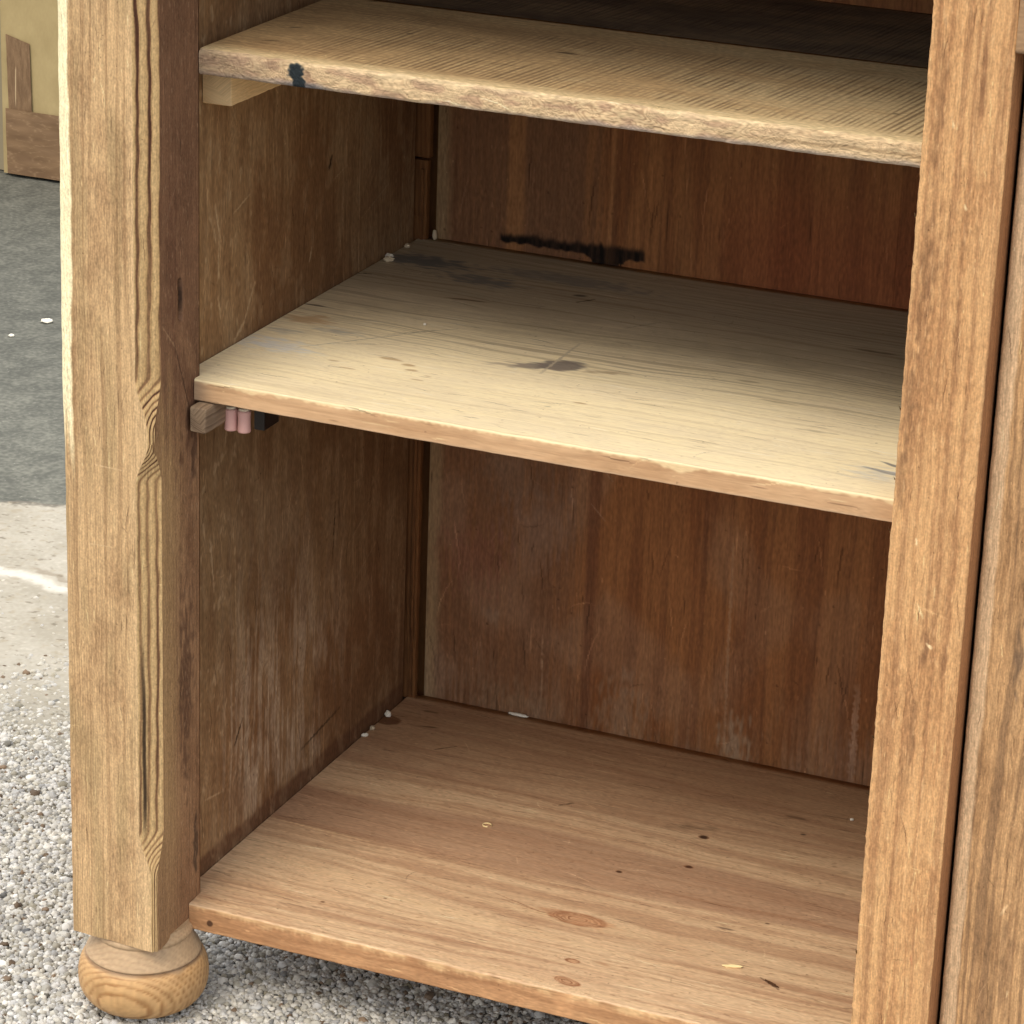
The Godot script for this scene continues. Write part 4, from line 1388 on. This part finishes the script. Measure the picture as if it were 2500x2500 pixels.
func asphalt_image() -> Image:
	var nz := FastNoiseLite.new()
	nz.seed = 101
	nz.frequency = 1.0
	return noise_image(420, 420, func(u: float, w: float) -> Vector3:
		var x := u * 0.7
		var z := w * 0.7
		var s: float = nz.get_noise_2d(x * 160.0, z * 160.0)
		var b: float = nz.get_noise_2d(x * 16.0, z * 16.0)
		var b2: float = nz.get_noise_2d(x * 95.0, z * 95.0)
		var c := mixc(col(84, 85, 79), col(122, 122, 113), 0.42 + b * 0.6 + b2 * 0.75)
		c = mixc(c, col(168, 168, 160), smoothstep(0.42, 0.75, s) * 0.85)
		c = mixc(c, col(58, 60, 58), smoothstep(0.3, 0.8, -s) * 0.6)
		return c)


func asphalt_material() -> StandardMaterial3D:
	var m := StandardMaterial3D.new()
	m.albedo_texture = ImageTexture.create_from_image(made[made.size() - 2])
	m.vertex_color_use_as_albedo = true
	m.uv1_scale = Vector3(1.0 / 0.7, 1.0 / 0.7, 1)
	m.roughness = 0.85
	return m


func concrete_image() -> Image:
	# covers x -1.3..0.7, z -1.5..0.5
	var nz := FastNoiseLite.new()
	nz.seed = 131
	nz.frequency = 1.0
	return noise_image(1000, 1000, func(u: float, w: float) -> Vector3:
		var x := u * 2.0 - 1.3
		var z := w * 2.0 - 1.5
		if z > 0.3 or z < -1.25 or x > 0.1 or (z > -0.1 and x > -0.1):
			return col(70, 71, 72)
		var b: float = nz.get_noise_2d(x * 7.0, z * 9.0)
		var b2: float = nz.get_noise_2d(x * 32.0, z * 32.0)
		var b3: float = nz.get_noise_2d(x * 110.0, z * 110.0)
		var c := mixc(col(160, 154, 142), col(184, 179, 169), 0.5 + b * 0.7 + b2 * 0.3 + b3 * 0.45)
		var e: float = z + 0.9927 + 0.4408 * (x + 0.799)
		c = mixc(c, col(104, 100, 92), (1.0 - smoothstep(0.004, 0.022, e + 0.012 * b2 + 0.008 * b3)) * 0.8)
		c = mixc(c, col(150, 140, 122), smoothstep(0.15, 0.7, b2 + b3 * 0.5) * 0.6)
		c = mixc(c, col(112, 104, 92), smoothstep(0.35, 0.6, nz.get_noise_2d(x * 45.0 + 9.0, z * 90.0)) * 0.7)
		c = mixc(c, col(228, 222, 208), smoothstep(0.3, 0.8, b3) * 0.4)
		# the pale lime line and the cracks along it
		var d: float = absf(z + 0.7915 - (x + 0.676) * 0.13 + 0.010 * nz.get_noise_2d(x * 20.0, 3.0))
		c = mixc(c, col(226, 223, 215), (1.0 - smoothstep(0.004, 0.016, d + 0.006 * b2 + 0.005 * b3)) * 0.65)
		c = mixc(c, col(128, 116, 100), (1.0 - smoothstep(0.002, 0.006, absf(d - 0.024 - 0.008 * b2))) * 0.45 * smoothstep(-0.2, 0.3, b))
		# tarry bed between the stones towards the front
		var bed: float = smoothstep(-0.62, -0.20, z + 0.10 * b + 0.05 * b2 + 0.25 * (x + 0.5))
		c = mixc(c, mixc(col(132, 130, 124), col(84, 84, 83), smoothstep(-0.5, 0.1, z)), bed * 0.9)
		return c)


func concrete_material() -> StandardMaterial3D:
	var m := StandardMaterial3D.new()
	m.albedo_texture = ImageTexture.create_from_image(made[made.size() - 3])
	m.roughness = 0.92
	m.metallic_specular = 0.25
	return m


func pebble_mesh(s: int) -> ArrayMesh:
	var nz := FastNoiseLite.new()
	nz.seed = s
	nz.frequency = 0.9
	var v := PackedVector3Array()
	var uv := PackedVector2Array()
	var idx := PackedInt32Array()
	var n := 7
	var m := 5
	for j in m + 1:
		for i in n + 1:
			var a := TAU * (i % n) / n
			var b := PI * j / m
			var d := Vector3(sin(b) * cos(a), cos(b), sin(b) * sin(a))
			v.append(d * (1.0 + 0.55 * nz.get_noise_3dv(d * 1.3)) * Vector3(0.5, 0.5, 0.5))
			uv.append(Vector2(0, 0))
	for j in m:
		for i in n:
			var k := j * (n + 1) + i
			idx.append_array([k, k + 1, k + n + 1, k + 1, k + n + 2, k + n + 1])
	return finish(v, uv, idx, [[m + 1, n]])


func pebbles(nz: FastNoiseLite) -> void:
	var rng := RandomNumberGenerator.new()
	rng.seed = 2024
	var mat := StandardMaterial3D.new()
	mat.vertex_color_use_as_albedo = true
	mat.roughness = 0.7
	mat.metallic_specular = 0.35
	for layer in 3:
		var places: Array = []
		var tints: Array = []
		var x := -0.95
		var step: float = [0.0050, 0.0055, 0.0062][layer]
		while x < 1.35:
			var z := -0.80
			while z < 0.60:
				var px := x + rng.randf_range(-0.5, 0.5) * step
				var pz := z + rng.randf_range(-0.5, 0.5) * step
				z += step
				var thick: float = smoothstep(-0.70, -0.20, pz + 0.10 * nz.get_noise_2d(px * 7.0, pz * 9.0) + 0.25 * (px + 0.5))
				if rng.randf() > 0.01 + 0.99 * thick * (0.4 + 0.6 * thick):
					continue
				var big: float = rng.randf_range(0.0034, 0.0068) * (1.0 + 0.35 * rng.randf() * rng.randf()) * (1.0 + 0.4 * float(rng.randf() < 0.10))
				var flat: float = rng.randf_range(0.55, 0.9)
				var basis := Basis.from_euler(Vector3(rng.randf_range(-0.5, 0.5), rng.randf() * TAU, rng.randf_range(-0.5, 0.5))).scaled_local(Vector3(big * rng.randf_range(0.75, 1.25), big * flat, big * rng.randf_range(0.7, 1.1)))
				places.append(Transform3D(basis, Vector3(px, GROUND - 0.0034 + big * rng.randf_range(-0.10, 0.16) - 0.0022 * (1.0 - thick), pz)))
				var g: float = clampf(rng.randfn(0.43, 0.125), 0.13, 0.74)
				g = lerpf(0.46 + 0.25 * (g - 0.4), g, smoothstep(0.0, 0.7, thick))
				var warm: float = rng.randf_range(-0.008, 0.035) + 0.02 * (1.0 - thick)
				if rng.randf() < 0.03:
					tints.append(Color(0.14, 0.10, 0.07) * rng.randf_range(0.6, 1.6))
					continue
				tints.append(Color(g + warm, g + warm * 0.5, g - warm * 0.8))
			x += step
		var mm := MultiMesh.new()
		mm.transform_format = MultiMesh.TRANSFORM_3D
		mm.use_colors = true
		mm.mesh = pebble_mesh(500 + layer * 13)
		mm.instance_count = places.size()
		for i in places.size():
			mm.set_instance_transform(i, places[i])
			mm.set_instance_color(i, tints[i])
		var o := MultiMeshInstance3D.new()
		o.name = "pebbles" if layer == 0 else "pebbles_%03d" % layer
		o.multimesh = mm
		o.material_override = mat
		o.set_meta("kind", "stuff")
		o.set_meta("label", "grey and white aggregate stones set in the ground under the cabinet")
		o.set_meta("category", "gravel")
		o.set_meta("group", "aggregate stones")
		add_child(o)


# =====================================================================================  boxes behind
func tape_image() -> Image:
	var nz := FastNoiseLite.new()
	nz.seed = 215
	nz.frequency = 1.0
	return noise_image(160, 160, func(u: float, w: float) -> Vector3:
		var f: float = nz.get_noise_2d(u * 5.0, w * 4.0)
		var k: float = absf(nz.get_noise_2d(u * 14.0 + 3.0, w * 5.0))
		var c := mixc(col(134, 108, 82), col(112, 88, 66), 0.5 + f)
		c = mixc(c, col(168, 142, 112), (1.0 - smoothstep(0.0, 0.07, k)) * 0.5)
		c = mixc(c, col(206, 184, 150), (1.0 - smoothstep(0.01, 0.03, absf(u - 0.35 - 0.25 * (w - 0.7) - 0.3 * (w - 0.7) * (w - 0.7)))) * smoothstep(0.45, 0.55, w) * (1.0 - smoothstep(0.75, 0.8, w)) * 0.8)
		return c)


func card_image() -> Image:
	var nz := FastNoiseLite.new()
	nz.seed = 211
	nz.frequency = 1.0
	return noise_image(220, 220, func(u: float, w: float) -> Vector3:
		var f: float = nz.get_noise_2d(u * 8.0, w * 5.0)
		var g: float = nz.get_noise_2d(u * 120.0, w * 40.0)
		return mixc(col(180, 162, 122), col(162, 144, 106), 0.5 + f * 0.6 + g * 0.25))


func build_boxes() -> void:
	var nz := FastNoiseLite.new()
	nz.seed = 211
	nz.frequency = 1.0
	var card := StandardMaterial3D.new()
	card.albedo_texture = ImageTexture.create_from_image(made[made.size() - 1])
	card.roughness = 0.85
	card.metallic_specular = 0.2
	var tape_m := plain(Color(1, 1, 1), 0.42, 0.4)
	tape_m.albedo_texture = ImageTexture.create_from_image(tape_image())
	var zf := -2.35
	var base := GROUND - 0.008
	var bx := thing("cardboard_box", "tan cardboard box sealed with brown tape on the asphalt beside the post", "box", Vector3(-1.35, base, zf - 0.15))
	part("carton", sag_box(Vector3(-1.622, base + 0.004, zf - 0.32), Vector3(-1.02, base + 0.44, zf), nz, 0.004), card, bx)
	part("tape", strip(Vector3(-1.6105, base + 0.012, zf + 0.002), Vector3(-1.5655, base + 0.232, zf + 0.0046), nz, 0.0022, 0.012), tape_m, bx, "upright strip of brown tape")
	part("tape", strip(Vector3(-1.6125, base + 0.006, zf + 0.0052), Vector3(-1.025, base + 0.113, zf + 0.0074), nz, 0.0035, 0.005), tape_m, bx, "crinkled brown tape round the foot")
	var grey := plain(Color(0.56, 0.52, 0.44), 0.9, 0.2)
	var b2 := thing("cardboard_box", "grey cardboard box at the photo's left edge behind the taped box", "box", Vector3(-1.9, base, zf - 0.35))
	part("carton", sag_box(Vector3(-2.15, base + 0.002, zf - 0.75), Vector3(-1.627, base + 0.46, zf - 0.02), nz, 0.003), grey, b2)
	part("flap", sag_box(Vector3(-2.12, base + 0.461, zf - 0.40), Vector3(-1.66, base + 0.466, zf - 0.03), nz, 0.001), grey, b2)


func sag_box(a: Vector3, b: Vector3, nz: FastNoiseLite, bulge: float) -> ArrayMesh:
	var v := PackedVector3Array()
	var uv := PackedVector2Array()
	var idx := PackedInt32Array()
	var s := b - a
	for face in 6:
		var ax := face / 2
		var lo := face % 2 == 0
		var u1 := (ax + 1) % 3
		var u2 := (ax + 2) % 3
		var at := v.size()
		for j in 13:
			for i in 13:
				var p := a
				p[u1] += s[u1] * i / 12.0
				p[u2] += s[u2] * j / 12.0
				p[ax] = a[ax] if lo else b[ax]
				var w: float = sin(PI * i / 12.0) * sin(PI * j / 12.0)
				p[ax] += (-1.0 if lo else 1.0) * bulge * w * nz.get_noise_3d(p.x * 6.0, p.y * 6.0, p.z * 6.0)
				v.append(p)
				uv.append(Vector2(p[u1], p[u2]) * 2.0)
		for j in 12:
			for i in 12:
				var k := at + j * 13 + i
				var quad := [k, k + 1, k + 13, k + 1, k + 14, k + 13]
				if lo:
					quad.reverse()
				idx.append_array(quad)
	return finish(v, uv, idx)


func strip(a: Vector3, b: Vector3, nz: FastNoiseLite, crinkle: float, skew: float) -> ArrayMesh:
	var v := PackedVector3Array()
	var uv := PackedVector2Array()
	var idx := PackedInt32Array()
	var n := 26
	for side in 2:
		for j in n + 1:
			for i in n + 1:
				var p := Vector3(lerpf(a.x, b.x, float(i) / n), lerpf(a.y, b.y, float(j) / n), a.z)
				p.y += skew * (1.0 - float(i) / n) * float(j) / n
				p.x += skew * 0.4 * (1.0 - float(j) / n)
				var fold: float = absf(nz.get_noise_2d(p.x * 30.0, p.y * 14.0)) * crinkle
				p.z += fold + (0.0008 if side == 1 else 0.0)
				v.append(p)
				uv.append(Vector2(i, j) / n)
	for side in 2:
		for j in n:
			for i in n:
				var k := side * (n + 1) * (n + 1) + j * (n + 1) + i
				var quad := [k, k + 1, k + n + 1, k + 1, k + n + 2, k + n + 1]
				if side == 0:
					quad.reverse()
				idx.append_array(quad)
	return finish(v, uv, idx)


# =====================================================================================  loose bits
func lump(at: Vector3, size: Vector3, s: int, turn := 0.0) -> ArrayMesh:
	var nz := FastNoiseLite.new()
	nz.seed = s
	nz.frequency = 1.1
	var v := PackedVector3Array()
	var uv := PackedVector2Array()
	var idx := PackedInt32Array()
	var n := 16
	var m := 10
	for j in m + 1:
		for i in n + 1:
			var a := TAU * (i % n) / n
			var b := PI * j / m
			var d := Vector3(sin(b) * cos(a), cos(b), sin(b) * sin(a))
			var p := d * (1.0 + 0.5 * nz.get_noise_3dv(d * 1.4) + 0.15 * nz.get_noise_3dv(d * 4.0))
			p = (p * size).rotated(Vector3.UP, turn)
			v.append(at + Vector3(p.x, maxf(p.y + size.y * 0.8, 0.0), p.z))
			uv.append(Vector2(float(i) / n, float(j) / m))
	for j in m:
		for i in n:
			var k := j * (n + 1) + i
			idx.append_array([k, k + 1, k + n + 1, k + 1, k + n + 2, k + n + 1])
	return finish(v, uv, idx, [[m + 1, n]])


func bit(called: String, label: String, category: String, group: String, at: Vector3, size: Vector3, s: int, m: Material, turn := 0.0) -> void:
	var o := MeshInstance3D.new()
	o.name = numbered(called)
	o.mesh = lump(Vector3.ZERO, size, s, turn)
	o.material_override = m
	o.position = at
	o.set_meta("label", label)
	o.set_meta("category", category)
	if group != "":
		o.set_meta("group", group)
	add_child(o)


func build_debris() -> void:
	var chalk := plain(Color(0.93, 0.91, 0.86), 0.9)
	var cream := plain(Color(0.80, 0.74, 0.64), 0.9)
	var straw := plain(Color(0.95, 0.86, 0.66), 0.7)
	var bark := plain(Color(0.30, 0.20, 0.13), 0.9)
	var g := "plaster crumbs lying in the cabinet"
	var yb := MID + 0.0001
	bit("plaster_crumb", "bright white crumb touching the side panel on the middle shelf", "crumb", g, Vector3(-0.0098, yb, -0.4110), Vector3(0.0042, 0.0026, 0.0034), 1, chalk)
	bit("plaster_crumb", "cream crumb just in front of the bright white one on the middle shelf", "crumb", g, Vector3(-0.0055, yb, -0.4010), Vector3(0.0048, 0.0026, 0.0032), 2, cream, 0.4)
	bit("plaster_crumb", "small pale crumb beside the rear post on the middle shelf", "crumb", g, Vector3(-0.0100, yb, -0.4520), Vector3(0.0030, 0.0020, 0.0026), 3, cream)
	bit("plaster_crumb", "upright pale crumb in the dark gap at the middle shelf's back corner", "crumb", g, Vector3(0.0010, yb, -0.4900), Vector3(0.0024, 0.0050, 0.0022), 4, cream)
	bit("plaster_crumb", "round white crumb on the round wooden plug of the bottom board", "crumb", g, Vector3(-0.0108, 0.0001, -0.4330), Vector3(0.0032, 0.0032, 0.0032), 5, chalk)
	bit("plaster_crumb", "cream crumb against the side panel in front of the round plug", "crumb", g, Vector3(-0.0110, 0.0001, -0.3975), Vector3(0.0026, 0.0024, 0.0026), 6, cream)
	bit("plaster_crumb", "white oblong crumb farthest forward along the bottom board's side", "crumb", g, Vector3(-0.0112, 0.0001, -0.3800), Vector3(0.0036, 0.0020, 0.0022), 7, chalk, 0.7)
	bit("plaster_crumb", "white speck on the bottom board close by the stile", "crumb", g, Vector3(0.473, 0.0001, -0.4177), Vector3(0.0018, 0.0012, 0.0018), 8, chalk)
	bit("plaster_crumb", "flat white sliver at the back edge of the bottom board", "crumb", g, Vector3(0.104, 0.0001, -0.4925), Vector3(0.0105, 0.0016, 0.0018), 9, chalk, -0.05)
	bit("plaster_crumb", "tiny white grain near the middle of the middle shelf", "crumb", g, Vector3(0.105, yb, -0.238), Vector3(0.0014, 0.001, 0.0014), 10, chalk)
	bit("wood_sliver", "pale straw coloured sliver lying near the front of the bottom board", "wood sliver", "", Vector3(0.4655, 0.0001, -0.1018), Vector3(0.0090, 0.0014, 0.0019), 11, straw, 0.32)
	bit("bark_flake", "thin dark curved flake beside the stile on the bottom board", "bark flake", "", Vector3(0.5045, 0.0001, -0.0885), Vector3(0.0085, 0.0009, 0.0010), 12, bark, -0.5)
	# a curled shaving
	var v := PackedVector3Array()
	var uv := PackedVector2Array()
	var idx := PackedInt32Array()
	for k in 31:
		var a := k / 30.0 * TAU * 0.85
		var r := 0.0040 - 0.0012 * k / 30.0
		for q in [Vector3(r, 0.0003, 0), Vector3(r + 0.0008, 0.0003, 0), Vector3(r + 0.0008, 0.0016, 0), Vector3(r, 0.0016, 0)]:
			v.append(q.rotated(Vector3.UP, a))
			uv.append(Vector2(k / 30.0, 0))
	for k in 30:
		for i in 4:
			var p := k * 4 + i
			var p2 := k * 4 + (i + 1) % 4
			idx.append_array([p, p2, p + 4, p2, p2 + 4, p + 4])
	var sh := MeshInstance3D.new()
	sh.name = "wood_shaving"
	sh.mesh = finish(v, uv, idx)
	sh.material_override = straw
	sh.position = Vector3(0.1726, 0.0001, -0.254)
	sh.set_meta("label", "small curled pale shaving in the middle of the bottom board")
	sh.set_meta("category", "shaving")
	add_child(sh)
	var base := GROUND - 0.008
	bit("white_chip", "larger bright white chip on the dark asphalt beside the post", "chip", "white chips on the asphalt", Vector3(-1.1310, base, -1.665), Vector3(0.0085, 0.003, 0.0075), 13, chalk)
	bit("white_chip", "smaller white chip at the photo's left edge on the asphalt", "chip", "white chips on the asphalt", Vector3(-1.141, base, -1.582), Vector3(0.0042, 0.002, 0.0040), 14, chalk)
